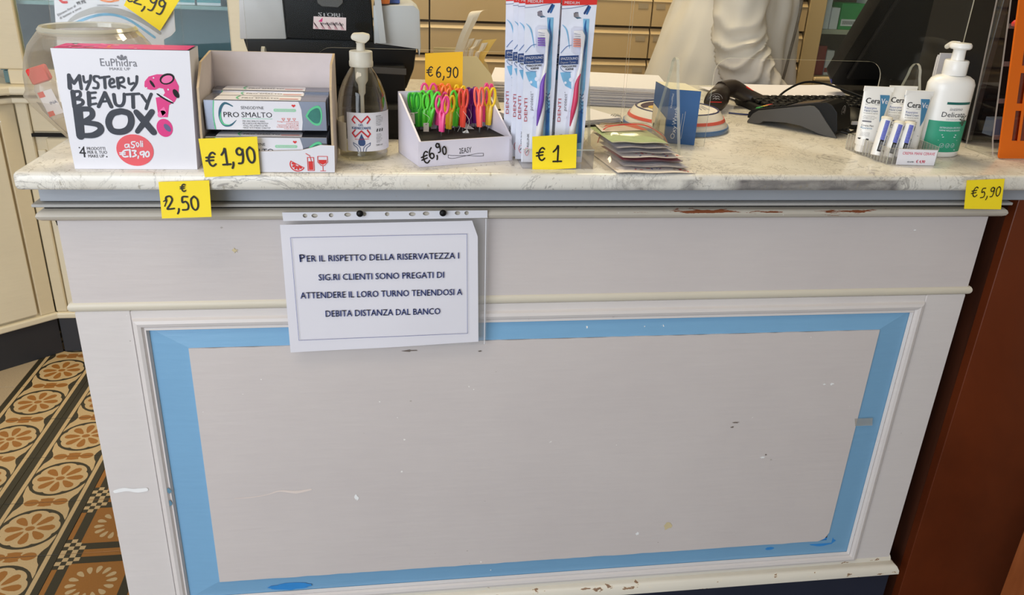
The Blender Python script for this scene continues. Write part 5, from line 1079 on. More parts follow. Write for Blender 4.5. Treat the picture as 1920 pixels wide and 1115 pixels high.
MB().loft(rings, BLACK).build('shell', ms, 60); MB().box((1.352, .268, T+.012), (1.368, .272, T+.018), LGREY, M=None).build('label_sticker', ms)
MB().tube([(1.385, .352, T+.0335), (1.385, .366, T+.031)], .004, GREYP, 8, False).build('scroll_wheel', ms, 50)
CB = BLACK
tag(MB().tube([(1.30, .50, T+.010), (1.33, .52, T+.032), (1.385, .54, T+.050), (1.44, .53, T+.046), (1.50, .47, T+.028), (1.56, .40, T+.012), (1.62, .33, T+.003)], .0024, CB, 7).build('scanner_cable', None, 60), 'black cable arching over the keyboard from the scanner', 'cable')
tag(MB().tube([(1.300, .215, T+.010), (1.330, .200, T+.004), (1.365, .225, T+.003), (1.42, .245, T+.003), (1.50, .25, T+.003)], .0026, CB, 7).build('terminal_cable', None, 60), 'black cable leaving the rear of the payment terminal', 'cable')
tag(MB().tube([(1.302, .225, T+.014), (1.325, .220, T+.0035), (1.34, .245, T+.003), (1.40, .285, T+.003), (1.46, .30, T+.003)], .0022, CB, 7).build('power_cable', None, 60), 'thin black lead looping beside the terminal cable', 'cable')
tag(MB().tube([(1.165, .42, T+.0025), (1.20, .405, T+.0025), (1.24, .415, T+.0025), (1.30, .43, T+.0025)], .0018, plain('navy cable', (30, 40, 90), .4), 6).build('blue_cable', None, 60), 'thin navy cable on the marble beside the barcode scanner', 'cable')

# ------------------------------------------------------------------ monitor, tower, carton box
mo = thing('monitor', 'large black point-of-sale monitor tilted back with its rear to the customer', 'monitor', (1.66, .66, T))
yb_, zb_ = .655, at(1556, 160, 1, .655).z; xa = at(1552, 158, 1, .655).x; th = math.radians(36); fm = Fr((xa, yb_, zb_), (1, 0, 0), (0, -math.sin(th), math.cos(th)))
MB().prism([(0, .018), (.008, .004), (.02, 0), (.273, 0), (.280, .008), (.280, .34), (0, .34)], fm, -.040, 0, BLACK, bev=.003).build('housing', mo, 40)
MB().prism([(.012, .02), (.268, .02), (.268, .325), (.012, .325)], fm, -.042, -.0405, plain('dark display glass', (10, 12, 16), .08)).build('display', mo)
MB().prism([(.03, .03), (.250, .03), (.250, .31), (.03, .31)], fm, 0, .012, BLACKM, bev=.004).build('rear_bulge', mo)
MB().prism([(.001, .014), (.006, .006), (.006, .012), (.001, .02)], fm, -.005, .0008, plain('blue plastic foot', (50, 56, 140), .4)).build('corner_pad', mo)
MB().tube([fm.p(.14, .12, -.02), Vector((xa+.14, .66, T+.06)), Vector((xa+.14, .665, T+.01))], .022, BLACKM, 12, False).build('stand_arm', mo, 50); MB().box((xa+.08, .58, T+.0005), (xa+.25, .76, T+.014), BLACKM, bev=.004).build('stand_base', mo, 40)
for x in (.20,): MB().disc(fm, x-.06, .035, .003, .002, .0125, DGREY, 12).build('screw_cover', mo)
tw = thing('computer_tower', 'tall black computer case standing behind the orange display rack', 'computer', (1.68, .27, T))
MB().box((1.522, .172, T+.006), (1.82, .36, 1.52), BLACK, bev=.004).build('case', tw, 40); MB().box((1.524, .168, T+.006), (1.536, .174, 1.515), DGREY, bev=.001).build('edge_trim', tw)
for x, y in ((1.55, .20), (1.79, .20), (1.55, .34), (1.79, .34)): MB().tube([(x, y, T+.0003), (x, y, T+.007)], .009, BLACKM, 10, False).build('rubber_foot', tw, 50)
for i in range(5): MB().box((1.545, .1705, 1.075+i*.012), (1.80, .1722, 1.081+i*.012), BLACKM).build('vent_slat', tw)
kb2 = thing('shipping_box', 'brown cardboard shipping box with black recycling marks behind the monitor', 'box', (1.92, .72, T))
CARD = plain('brown cardboard', (160, 122, 78), .85, var=.08, scale=60); yk = .66
MB().box((1.790, yk, T+.0005), (2.06, .78, 1.245), CARD, bev=.001).build('carton', kb2); MB().box((1.790, yk-.0004, 1.205), (2.06, yk, 1.222), plain('pale packing tape', (196, 170, 124), .3)).build('packing_tape', kb2)
fkx = FY(yk-.0006); mb = MB(); c = fkx.px(1838, 60); mb.rib(fkx, [(c[0]-.010, c[1]+.007), (c[0]+.010, c[1]+.007), (c[0], c[1]-.009), (c[0]-.010, c[1]+.007)], .0018, .0003, MARK, False)
c = fkx.px(1846, 22); mb.rib(fkx, [(c[0]+.017*math.cos(a), c[1]+.017*math.sin(a)) for a in [i*2*math.pi/20 for i in range(21)]], .0012, .0003, MARK); mb.build('printed_mark', kb2)
MB().box((1.80, yk+.01, 1.2455), (1.98, .74, 1.36), plain('pale cream box', (216, 200, 160), .6), bev=.001).build('upper_carton', kb2)
fd_ = thing('folded_papers', 'folded white papers standing upright between pump bottle and black case', 'papers', (1.50, .235, T))
for i, (dx, a) in enumerate(((0, 2), (.006, -3), (.012, 4))): MB().box((-.020, -.0015, 0), (.014, .0015, .152-.004*i), PAPER, M=Matrix.Translation(Vector((1.4965+dx*.3, .235+dx, T+.0005))) @ Matrix.Rotation(math.radians(a), 4, 'Z')).build('sheet', fd_)

# ------------------------------------------------------------------ intimate wash bottle
bc = Vector((1.4045, .086, T)); wb = thing('pump_bottle', 'white pump bottle with green botanical label right of the hand creams', 'bottle', tuple(bc)); RB = .0398; SYB = .72
MB().lathe([(0, .0005), (.037, .0005), (.0400, .003), (RB, .008), (RB, .110), (.0398, .120), (.036, .1275), (.028, .1325), (.018, .1345), (0, .1345)], bc, WPLAST, 40, sy=SYB, cap=False).build('body', wb, 50)
MB().lathe([(.018, .134), (.0188, .1355), (.0188, .156), (.0175, .158), (0, .158)], bc, WPLAST, 30, cap=False).build('collar', wb, 40); MB().lathe([(.0105, .158), (.0098, .172), (.0105, .176), (0, .176)], bc, WPLAST, 24, cap=False).build('pump_stem', wb, 40)
MB().lathe([(0, .175), (.0150, .1755), (.0172, .178), (.0172, .182), (.015, .185), (0, .186)], bc, WPLAST, 26, cap=False).build('pump_head', wb, 40)
MB().tube([bc+Vector((0, .008, .181)), bc+Vector((.005, .030, .180)), bc+Vector((.008, .046, .174))], [.006, .005, .004], WPLAST, 10).build('spout', wb, 50)
cb = Cy(RB, bc, SYB); mb = MB(); n = 20
def band(mb, a0, a1, z0, z1, m, h): V = [cb.p(a0+(a1-a0)*i/n, z, h) for z in (z0, z1) for i in range(n+1)]; mb.add(V, [[i, i+1, n+2+i, n+1+i] for i in range(n)], m)
s0 = .020
band(mb, -.042, .042, .0100, .0620, GREENP, .0004); mb.build('green_label', wb, 60); mb = MB(); band(mb, -.022+s0*.2, .030, .0895, .0935, GREEND, .0005)
text(mb, cb, 'intimo', (-.011, .0795), (.012, .0800), .0052, GREYI, .0006, .15); text(mb, cb, 'Delicato', (-.022, .0690), (.021, .0695), .0080, INK, .0006); text(mb, cb, 'DETERGENTE', (-.013, .0640), (.012, .0642), .0022, LGREY, .0006)
text(mb, cb, 'DETERGENZA SPECIFICA', (-.020, .0500), (.018, .0500), .0026, AQL, .0008); text(mb, cb, 'IGIENE RIEQUILIBRANTE', (-.020, .0455), (.018, .0455), .0026, AQL, .0008)
for i in range(2): mb.rib(cb, [(-.014+i*.002, .0392-i*.0035), (.012-i*.001, .0392-i*.0035)], .0011, .0008, AQL)
mb.rib(cb, [(-.018, .0300), (.018, .0300)], .0004, .0008, AQL); mb.rib(cb, [(-.014, .0136), (.018, .0136)], .0009, .0008, AQL)
for i in range(3): mb.rib(cb, [(-.010+i*.010+.0035*math.cos(a), .0215+.0035*math.sin(a)) for a in [k*2*math.pi/12 for k in range(13)]], .0004, .0008, AQL); mb.rib(cb, [(-.0115+i*.010, .0215), (-.010+i*.010, .0202), (-.0080+i*.010, .0230)], .0005, .0009, AQL)
LEAF = plain('leaf print', (56, 74, 58), .5)
for an, L_ in ((1.9, .016), (1.3, .018), (1.0, .010)):
    for q in range(5): 
        t_ = q/5*L_; petal(cb, mb, an+(.7 if q % 2 else -.7), .0, .0055, .0011, .0010, LEAF, (.0185+t_*math.cos(an), .0545+t_*math.sin(an)))
    mb.rib(cb, [(.0185, .0540), (.0185+L_*math.cos(an), .0540+L_*math.sin(an))], .0005, .0010, LEAF)
mb.build('lettering', wb)

# ------------------------------------------------------------------ hand cream tubes in ribbed clear tray
class TubeS:
    def __init__(s, c): s.c = Vector(c)
    def p(s, a, b, h=0):
        rx, ry = tube_r(b); q = max(0, 1-min(1, abs(a)/rx)**2.6); return s.c+Vector((a, -ry*q**.5-h, b))
def tube_r(z):
    t = min(1, max(0, (z-.014)/.092)); return .0185+(.0260-.0185)*t**.7, .0150*(1-t)**.8+.0011
def cream(loc, rot, label, first=[]):
    if not first:
        c = Vector((1.273, .082, T+.0035)); t = thing('hand_cream_tube', label, 'hand cream', tuple(c), 'hand cream tubes in the ribbed tray'); rings = []
        for i in range(15):
            z = .012+(.1080-.012)*i/14; rx, ry = tube_r(z); rings.append([c+Vector((rx*math.copysign(abs(math.cos(q))**.8, math.cos(q)), ry*math.sin(q), z)) for q in [2*math.pi*k/24 for k in range(24)]])
        MB().loft(rings, WPLAST).build('tube_body', t, 60); MB().lathe([(0, 0), (.0165, 0), (.0170, .002), (.0170, .0125), (0, .0125)], c, WPLAST, 24, sy=.88, cap=False).build('cap', t, 40)
        MB().box((c.x-.0262, c.y-.0014, c.z+.100), (c.x+.0262, c.y+.0014, c.z+.1085), WPLAST, bev=.0004).build('crimp', t)
        S_ = TubeS(c); mb = MB(); tri = [(.0020, .0955), (.0195, .0955), (.0205, .0925), (.0180, .078), (.0145, .062), (.0085, .0515), (.0070, .062), (.0050, .080)]
        mb.flat(tri, S_, .0007, CV_BLUE); mb.build('teal_wedge', t)
        mb = MB(); h = .0007; text(mb, S_, 'Cera', (-.0205, .0815), (.0035, .0815), .0085, INK, h, bold=.03); text(mb, S_, 'Ve', (.0050, .0815), (.0172, .0815), .0085, WHITE, h+.0007, bold=.03)
        mb.rib(S_, [(-.0205, .0795), (.0035, .0795)], .0004, h, INK); text(mb, S_, 'Reparative', (-.0205, .0725), (-.0005, .0725), .0034, NAVYT, h); text(mb, S_, 'Hand Cream', (-.0205, .0680), (.0020, .0680), .0034, NAVYI, h); text(mb, S_, 'For extremely dry, rough hands', (-.0205, .0648), (.0025, .0648), .0015, INK, h)
        for i, l in enumerate(('With 3 essential ceramides', 'hyaluronic acid', 'and MVE technology')): text(mb, S_, l, (-.0200, .0605-i*.0024), (-.0020+.003*(i % 2), .0605-i*.0024), .0014, GREYI, h)
        mb.rib(S_, [(-.0190, .0522), (-.0075, .0522)], .0026, h, GREYI); text(mb, S_, 'Crema Mani', (-.0200, .0440), (-.0015, .0440), .0030, INK, h); text(mb, S_, 'Riparatrice', (-.0200, .0400), (-.0035, .0400), .0030, CV_BLUE, h)
        mb.rib(S_, [(-.0195, .0368), (.0085, .0368)], .0006, h, GREYI)
        for i in range(3): text(mb, S_, ['Con 3 ceramidi', 'essenziali e acido', 'ialuronico'][i], (-.0190, .0330-i*.0024), (-.0060, .0330-i*.0024), .0014, GREYI, h)
        mb.rib(S_, [(-.0185, .0230), (-.0075, .0230)], .0026, h, INK); text(mb, S_, '50 ml', (-.0025, .0160), (.0040, .0160), .0020, GREYI, h); mb.build('lettering', t); first.append(t)
        t.location = loc; t.rotation_euler = rot; return t
    return dup(first[0], loc=loc, rot=rot, label=label)
Zc = T+.0036
cream((1.2750, .088, Zc), (0, math.radians(1), math.radians(-2)), 'left white hand cream tube standing in the ribbed clear tray')
cream((1.3270, .1000, Zc), (0, math.radians(1), math.radians(2)), 'middle white hand cream tube half hidden behind the front one')
cream((1.3265, .055, Zc), (0, math.radians(1.5), math.radians(4)), 'front right white hand cream tube with its whole face showing')
LILP = plain('blue violet speckle print', (104, 112, 190), .4, var=.5, scale=500)
def stick(base, tip, label, bigbar=True, first=[]):
    b = Vector(base); d = Vector(tip)-b; L_ = d.length; R_ = d.to_track_quat('Z', 'Y').to_matrix(); t = thing('lip_balm_stick', label, 'lip balm', base, 'tilted lip balm sticks in the clear tray')
    MB().lathe([(0, 0), (.0080, 0), (.0084, .001), (.0084, L_*.93), (0, L_*.93)], b, WPLAST, 24, M=R_, cap=False).build('barrel', t, 40); MB().lathe([(.0084, L_*.93), (.0090, L_*.932), (.0090, L_*.985), (.0078, L_), (0, L_)], b, plain('ivory cap', (234, 224, 200), .35) if 'ivory cap' not in bpy.data.materials else bpy.data.materials['ivory cap'], 24, M=R_, cap=False).build('cap', t, 40)
    class Q:
        def p(s, a, z, h=0): q = a/.0084; v = Vector(((.0084+h)*math.sin(q), -(.0084+h)*math.cos(q), z)); return b+R_ @ rz @ v
    rz = Matrix.Rotation(-R_.to_euler().z, 3, 'Z'); q = Q(); mb = MB(); m_ = 8
    def pb(a0, a1, z0, z1, m, h): V = [q.p(a0+(a1-a0)*i/m_, z, h) for z in (z0, z1) for i in range(m_+1)]; mb.add(V, [[i, i+1, m_+2+i, m_+1+i] for i in range(m_)], m)
    pb(-.0058, .0012, L_*.40, L_*.90, LILP, .0004); pb(-.0052, .0012, L_*.10, L_*.40, MARK, .0005)
    for i in range(9): pb(.0035, .0085, L_*.20+i*.0024, L_*.20+i*.0024+(.0014 if i % 3 else .0008), NAVYI, .0005)
    pb(.0050, .0075, L_*.78, L_*.90, INK, .0005)
    for i in range(3): pb(-.0030+i*.0016, -.0024+i*.0016, L_*.14, L_*.36, LGREY, .0007)
    mb.build('label_print', t, 60)
stick((1.2660, .040, T+.008), (1.2800, .052, T+.0690), 'left lip balm stick leaning behind the other two')
stick((1.2800, .026, T+.008), (1.2960, .040, T+.0640), 'middle lip balm stick leaning in the front left tray corner')
stick((1.3000, .024, T+.008), (1.3140, .038, T+.0640), 'right lip balm stick leaning above the price card')
tr = thing('ribbed_tray', 'small clear ribbed acrylic tray with hand creams and a price card', 'tray', (1.315, .07, T))
def ribwall(p, q, z1, n, m=TRAYC):
    p = Vector(p+(0,)); q = Vector(q+(0,)); d = (q-p); L_ = d.length; f = Fr((p.x, p.y, T+.0006), d, (0, 0, 1)); mb = MB(); pts = []
    pr_ = [];
    for i in range(n*4+1):
        s_ = i/(n*4)*L_; w_ = .0016*abs(math.sin(math.pi*i/4)); pr_.append((s_, w_))
    top = [f.p(a, z1, w) for a, w in pr_]; bot = [f.p(a, 0, w) for a, w in pr_]; k = len(pr_); mb.add(top+bot, [[i, k+i, k+i+1, i+1] for i in range(k-1)], m)
    top2 = [f.p(a, z1, -.0012) for a, w in pr_]; bot2 = [f.p(a, 0, -.0012) for a, w in pr_]; mb.add(top2+bot2, [[i+1, k+i+1, k+i, i] for i in range(k-1)], m); mb.add(top+top2, [[i, i+1, k+i+1, k+i] for i in range(k-1)], ACRE)
    for i in range(0, n+1):
        a = L_*i/n; mb.prism([(a-.0005, 0), (a+.0005, 0), (a+.0005, z1), (a-.0005, z1)], f, 0, .0006, ACRE)
    mb.build('ribbed_wall', tr)
c1, c2, c3, c4 = (1.2575, .118), (1.2700, .012), (1.3520, .006), (1.3570, .112)
ribwall(c1, c2, .026, 14); ribwall(c2, c3, .026, 9); ribwall(c3, c4, .030, 13); ribwall(c4, c1, .026, 9)
MB().prism([c1, c2, c3, c4], FZ(T), .0005, .003, TRAYC).build('floor_panel', tr)
fpc = Fr((1.2835, .0075, T), (.9976, -.0698, 0), (0, 0, 1)); pc_ = thing('price_card', 'small white card with red print on the ribbed cream tray', 'price card', (1.3155, .006, T))
MB().prism([(0, .0010), (.0650, .0008), (.0655, .0262), (-.0005, .0268)], fpc, .0006, .0012, WHITE).build('card', pc_); mb = MB()
text(mb, fpc, 'CREMA MANI CERAVE', (.007, .0180), (.0615, .0178), .0044, plain('crimson print', (206, 50, 84), .5), .0016); text(mb, fpc, '€ 6,90', (.0185, .0050), (.0285, .0050), .0024, INK, .0016); mb.rib(fpc, [(.0175, .0062), (.0295, .0062)], .0004, .0018, INK); text(mb, fpc, '€ 4,90', (.0330, .0048), (.0480, .0048), .0046, bpy.data.materials['crimson print'], .0016, bold=.04); mb.build('lettering', pc_)

# ------------------------------------------------------------------ orange rack at the right edge
orr = thing('orange_display_rack', 'translucent orange acrylic display rack with slotted front at the right edge', 'display rack', (1.56, .11, T)); ORA = clear('orange acrylic', (0.98, 0.55, 0.20), rough=.1, fac=.05, haze=.72, hazecol=(232, 116, 30)); ORD = clear('deep orange acrylic', (0.9, 0.35, 0.12), rough=.05, fac=.06, haze=.10, hazecol=(170, 60, 20))
th = math.radians(12); fo_ = Fr((1.5045, .056, T+.0005), (1, 0, 0), (0, math.sin(th), math.cos(th)))
outer = rrect(0, 0, .22, .42, .004, 2); wins = [[(.020, .030+i*.062), (.200, .030+i*.062), (.200, .080+i*.062), (.020, .080+i*.062)] for i in range(6)]
mb = MB(); holed(mb, [outer]+wins, fo_, 0, .004, ORA); mb.build('front_frame', orr)
for i in range(6): MB().prism([(.020, .030+i*.062), (.200, .030+i*.062), (.200, .080+i*.062), (.020, .080+i*.062)], fo_, .001, .0025, ORD).build('window_panel', orr)
MB().prism([(.030, .028), (.034, .028), (.034, .40), (.030, .40)], fo_, .0045, .0065, ORA).build('slot_bar', orr)
MB().prism([(.0, .0005), (.072, .0005), (.107, .42), (.095, .42), (.012, .030)], Fr((1.4990, .062, T), (0, 1, 0), (0, 0, 1)), 0, .003, ACR, ACRE).build('side_plate', orr)
for i in range(6): 
    y0 = .078+.0115*i; MB().box((1.5025, y0, T+.028+i*.060), (1.72, y0+.033, T+.0295+i*.060), ACR if i else ACR).build('shelf', orr); MB().box((1.5025, y0-.001, T+.028+i*.060), (1.72, y0+.0005, T+.036+i*.060), TRAYC).build('shelf_lip', orr)
MB().box((1.512, .095, T+.0306), (1.60, .118, T+.060), plain('slate card', (70, 78, 96), .5)).build('back_card', orr)
for x in (1.53, 1.69): MB().tube([(x, .075, T+.0002), (x, .075, T+.004)], .007, BLACKM, 10, False).build('rubber_foot', orr, 50)
tag(MB().lathe([(0, 0), (.006, .001), (.007, .006), (.004, .0105), (0, .0115)], (1.524, .124, T+.2102), RED, 16, cap=False).build('bottle_cap', None, 50), 'small red cap resting on the clear shelf at the top of the orange rack', 'cap')

# ------------------------------------------------------------------ fishbowl with gels and header card at the left
bw = Vector((.028, .165, T)); fb_ = thing('clear_bowl', 'clear round fishbowl behind the white gift box holding red-capped gels', 'bowl', tuple(bw))
pr = [(0, .001), (.050, .001), (.056, .004), (.076, .030), (.093, .052), (.0970, .060), (.1010, .066), (.0970, .074), (.0965, .095), (.092, .118), (.084, .138), (.073, .152), (.068, .158), (.065, .162), (.062, .1615), (.061, .157), (.067, .150)]
MB().lathe(pr, bw, clear('bowl plastic', (.95, .94, .92), rough=.03, fac=.085, haze=.13, hazecol=(226, 210, 190)), 56, cap=False).build('bowl_wall', fb_, 50)
MB().lathe([(.060, .157), (.0610, .1630), (.0650, .1645), (.0685, .1600), (.0670, .1550)], bw, ACRE, 56, cap=False).build('rim', fb_, 50)
def gel(x, y, z, ax, az, label):
    M = (Matrix.Translation(Vector((x, y, z))) @ Matrix.Rotation(az, 4, 'Z') @ Matrix.Rotation(ax, 4, 'Y')); M3 = M.to_3x3(); t = thing('gel_bottle', label, 'gel bottle', (x, y, z), 'small gels inside the clear bowl')
    MB().lathe([(0, 0), (.015, 0), (.0165, .003), (.0165, .045), (.013, .052), (0, .053)], M.translation, clear('gel bottle film', (.95, .93, .92), fac=.07, haze=.3) if 'gel bottle film' not in bpy.data.materials else bpy.data.materials['gel bottle film'], 20, M=M3, cap=False).build('bottle', t, 50)
    MB().box((-.013, -.009, .0525), (.013, .009, .075), RED, bev=.002, M=M).build('flip_cap', t, 40)
    f = Fr(M @ Vector((0, -.0170, .006)), M3 @ Vector((1, 0, 0)), M3 @ Vector((0, 0, 1))); mb = MB(); mb.prism([(-.010, 0), (.010, 0), (.010, .036), (-.010, .036)], f, 0, .0004, WHITE); mb.prism([(-.010, .028), (-.002, .028), (-.002, .036), (-.010, .036)], f, .0004, .0006, RED); mb.prism([(-.010, 0), (-.002, 0), (-.002, .007), (-.010, .007)], f, .0004, .0006, RED); text(mb, f, 'INA', (-.001, .0155), (.009, .0155), .0042, NAVYI, .0008); mb.build('label', t)
gel(-.012, .112, T+.040, -.30, .15, 'red-capped gel bottle leaning at the left inside the bowl'); gel(.010, .135, T+.010, .5, .4, 'gel bottle lying lowest in the bowl behind the gift box'); gel(.055, .155, T+.012, -.6, -.3, 'gel bottle at the right inside the bowl')
hcd = thing('header_card', 'white hand-disinfectant header card in a clear holder behind the bowl', 'display card', (.03, .31, T)); fh = FY(.300)
HQ = [(-.078, T+.0006), (.108, T+.0006), (.104, 1.175), (.127, 1.235), (.127, 1.36), (-.045, 1.36)]
mb = MB(); arch = [(fh.px(98, 75)[0], 1.10), (.094, 1.10), (.100, 1.172), (.112, 1.178), (.120, 1.186), (.128, 1.36), (-.048, 1.36)]; mb.prism(arch, fh, -.002, 0, WHITE); mb.build('card', hcd)
mb = MB(); mb.rib(fh, [fh.px(130, 40), fh.px(150, 28), fh.px(185, 18), fh.px(225, 22), fh.px(265, 38), fh.px(300, 62)], [.004, .008, .010, .010, .008, .005], .0003, plain('silver grey arc', (176, 172, 170), .4)); mb.rib(fh, [fh.px(125, 50), fh.px(185, 28), fh.px(235, 34), fh.px(290, 70)], .004, .0004, AQUA); mb.build('printed_arc', hcd)
mb = MB(); k1b = K(0, 0, 340/1920)
textpx(mb, fh, 'Elimina fino al', k1b(618, 172), k1b(805, 70), 4.2, INK, .0006); textpx(mb, fh, '99.9%', k1b(820, 55), k1b(915, 30), 6, INK, .0006, bold=.03); textpx(mb, fh, 'di batteri e virus', k1b(640, 205), k1b(865, 90), 4.2, INK, .0006)
textpx(mb, fh, 'DISINFETTANTE MANI', k1b(1030, 62), k1b(1255, 66), 2.8, GREYI, .0006); mb.rib(fh, [fh.px(113, 0), fh.px(118, 4), fh.px(125, 4)], .004, .0006, RED); mb.rib(fh, [fh.px(190, 0), fh.px(205, 3), fh.px(222, 0)], .003, .0006, ORNG); mb.build('lettering', hcd)
MB().prism([(-.085, T+.0006), (.115, T+.0006), (.133, 1.18), (.137, 1.37), (-.055, 1.37)], FY(.296), 0, .0015, ACR, ACRE).build('clear_holder', hcd); MB().box((-.085, .296, T+.0004), (.115, .36, T+.003), ACR).build('base_plate', hcd)
note([(232, 10), (262, -48), (338, -2), (300, 58)], .293, 'yellow note reading €2,99 stuck aslant on the header card', '€ ', (232, -2), .021, .0022, ang=-.52,
     extra=lambda mb, f: hand(mb, f, '2,99', f.px(248, 6), .0255, .0024, MARK, h=.0009, ang=-.40, sp=.02))

# ------------------------------------------------------------------ black coin machine with smoked bins
cm = thing('coin_machine', 'black cash machine with smoked side bins and store lettering behind the toothpaste', 'machine', (.38, .33, T)); ym = .25; fq = FY(ym)
MB().prism([(.236, 1.184), (.246, 1.145), (.262, 1.115), (.500, 1.105), (.514, 1.140), (.520, 1.186)], fq, -.15, -.0, BLACK, bev=.004).build('lower_tub', cm, 40)
MB().box((.285, ym+.006, T+.0006), (.486, ym+.14, 1.118), BLACKM, bev=.003).build('pedestal', cm); MB().box((.300, .155, T+.0006), (.488, ym+.05, 1.092), BLACKM, bev=.003).build('front_base', cm)
MB().prism([(.232, 1.182), (.306, 1.184), (.303, 1.262), (.296, 1.250), (.262, 1.248), (.237, 1.260)], fq, -.13, .004, SMOKE, bev=.002).build('side_bin', cm, 40); MB().prism([(.448, 1.180), (.5215, 1.176), (.523, 1.160), (.526, 1.176), (.524, 1.235), (.514, 1.243), (.448, 1.241)], fq, -.13, .004, SMOKE, bev=.002).build('side_bin', cm, 40)
MB().prism([(.308, 1.186), (.446, 1.184), (.438, 1.36), (.303, 1.36)], fq, -.12, .008, BLACK, bev=.003).build('centre_panel', cm, 40)
f8 = FY(ym-.0085); mb = MB(); q = [f8.px(*p) for p in ((593, -8), (596, 6), (604, 12), (634, 14), (643, 6), (644, -8))]; mb.prism(q, f8, 0, .003, GREYP, bev=.0008); mb.build('grey_flap', cm)
mb = MB(); textpx(mb, f8, 'STORE', (597, 30), (642, 32), 7, WHITE, .0006, bold=.05); mb.build('lettering', cm)
st = MB().prism([f8.px(588, 30.5), f8.px(649, 33), f8.px(649, 57), f8.px(587, 54)], f8, .0002, .0005, plain('pale pink sticker', (232, 212, 216), .4)).build('sticker', cm)
mb = MB()
for i in range(5): mb.flat([f8.px(592+i*12, 54+i*.4), f8.px(598+i*12, 54.4+i*.4), f8.px(590+i*12-2, 44), f8.px(588+i*12, 40)], f8, .0007, plain('dusty pink stripe', (206, 160, 172), .4) if i == 0 else bpy.data.materials['dusty pink stripe'])
mb.flat([f8.px(597, 40), f8.px(605, 33), f8.px(604, 41)], f8, .0009, PINK); textpx(mb, f8, 'metallufficio', (603, 46), (644, 48), 5.5, INK, .0011); mb.build('sticker_print', st)
fpn = FY(.1545); mb = MB(); mb.prism([(.440, 1.1490), (.500, 1.1470), (.500, 1.137), (.440, 1.139)], FY(.205), 0, .001, GREYP)
mb.build('name_plate', cm); MB().box((.444, .206, 1.085), (.498, .245, 1.150), BLACK, bev=.002).build('coin_slot_block', cm)
MB().prism([(.458, 1.184), (.468, 1.184), (.450, 1.36), (.438, 1.36)], FY(ym-.0095), -.001, .012, SMOKE).build('clear_spout', cm)
BIL = [('blue', (60, 90, 170)), ('yellow', (236, 190, 40)), ('red', (200, 50, 60))]
tag(MB().box((.450, ym+.02, 1.244), (.492, ym+.10, 1.275), plain('blue leaflet', (60, 84, 160), .5)).build('leaflet_box', None), 'small blue box on top of the right smoked bin', 'box')
tag(MB().lathe([(0, 0), (.012, 0), (.013, .010), (.006, .018), (0, .019)], (.463, ym+.005, 1.2440), plain('yellow red toy plastic', (226, 120, 40), .4), 16, cap=False).build('red_yellow_token', None, 50), 'small red and yellow token on the right smoked bin', 'token')

# ------------------------------------------------------------------ receipts holder behind scissors
yh = .42; fr_ = FY(yh); rh = thing('receipt_holder', 'cream card holder full of curled receipts behind the amber note', 'holder', (.66, .46, T)); HC = plain('cream card stock', (222, 206, 160), .7, var=.05)
MB().prism([(.560, T+.0005), (.690, T+.0005), (.668, 1.110), (.640, 1.142), (.560, 1.142)], fr_, -.003, 0, HC).build('front_card', rh); MB().prism([(.560, T+.0005), (.690, T+.0005), (.668, 1.120), (.640, 1.150), (.560, 1.150)], FY(yh+.06), -.003, 0, HC).build('rear_card', rh); MB().box((.560, yh, T+.0004), (.690, yh+.06, T+.003), HC).build('base', rh)
RCP = plain('receipt paper', (226, 214, 196), .8, var=.05, scale=80)
def strip(pts, w0, label, m=RCP, lines=True):
    mb = MB(); P = cat([Vector(q) for q in pts], 5); n = len(P); W = Vector((w0, 0, w0*.12)); V = []
    for i, p in enumerate(P): s_ = 1+.5*(i/(n-1)); V += [p, p+W*s_*.5+Vector((0, -.006*math.sin(3*i/n), 0)), p+W*s_]
    F_ = [[3*i+j, 3*i+j+1, 3*i+j+4, 3*i+j+3] for i in range(n-1) for j in range(2)]; mb.add(V, F_, m); mb.add([v+Vector((0, .0004, 0)) for v in V], [f[::-1] for f in F_], m)
    tag(mb.build('receipt', None, 60), label, 'receipt', 'papers sticking out of the cream holder')
strip([(.598, yh+.015, T+.006), (.596, yh+.015, 1.13), (.604, yh+.012, 1.17), (.618, yh+.008, 1.205), (.626, yh+.014, 1.221), (.640, yh+.028, 1.223)], .016, 'tall curled receipt rising highest from the cream holder')
strip([(.612, yh+.025, T+.006), (.612, yh+.025, 1.14), (.618, yh+.022, 1.160), (.622, yh+.02, 1.172)], .010, 'short curled receipt left of centre in the cream holder')
strip([(.626, yh+.03, T+.006), (.626, yh+.03, 1.14), (.634, yh+.03, 1.158), (.640, yh+.03, 1.170)], .008, 'thin receipt curl in the middle of the cream holder')
strip([(.636, yh+.035, T+.006), (.638, yh+.035, 1.135), (.646, yh+.03, 1.150), (.652, yh+.03, 1.164)], .008, 'low receipt curl right of the middle of the cream holder')
strip([(.632, yh+.045, T+.006), (.636, yh+.045, 1.12), (.646, yh+.040, 1.150), (.655, yh+.035, 1.169)], .018, 'stiff yellow paper strip at the right of the cream holder', plain('butter yellow paper', (236, 200, 110), .6))

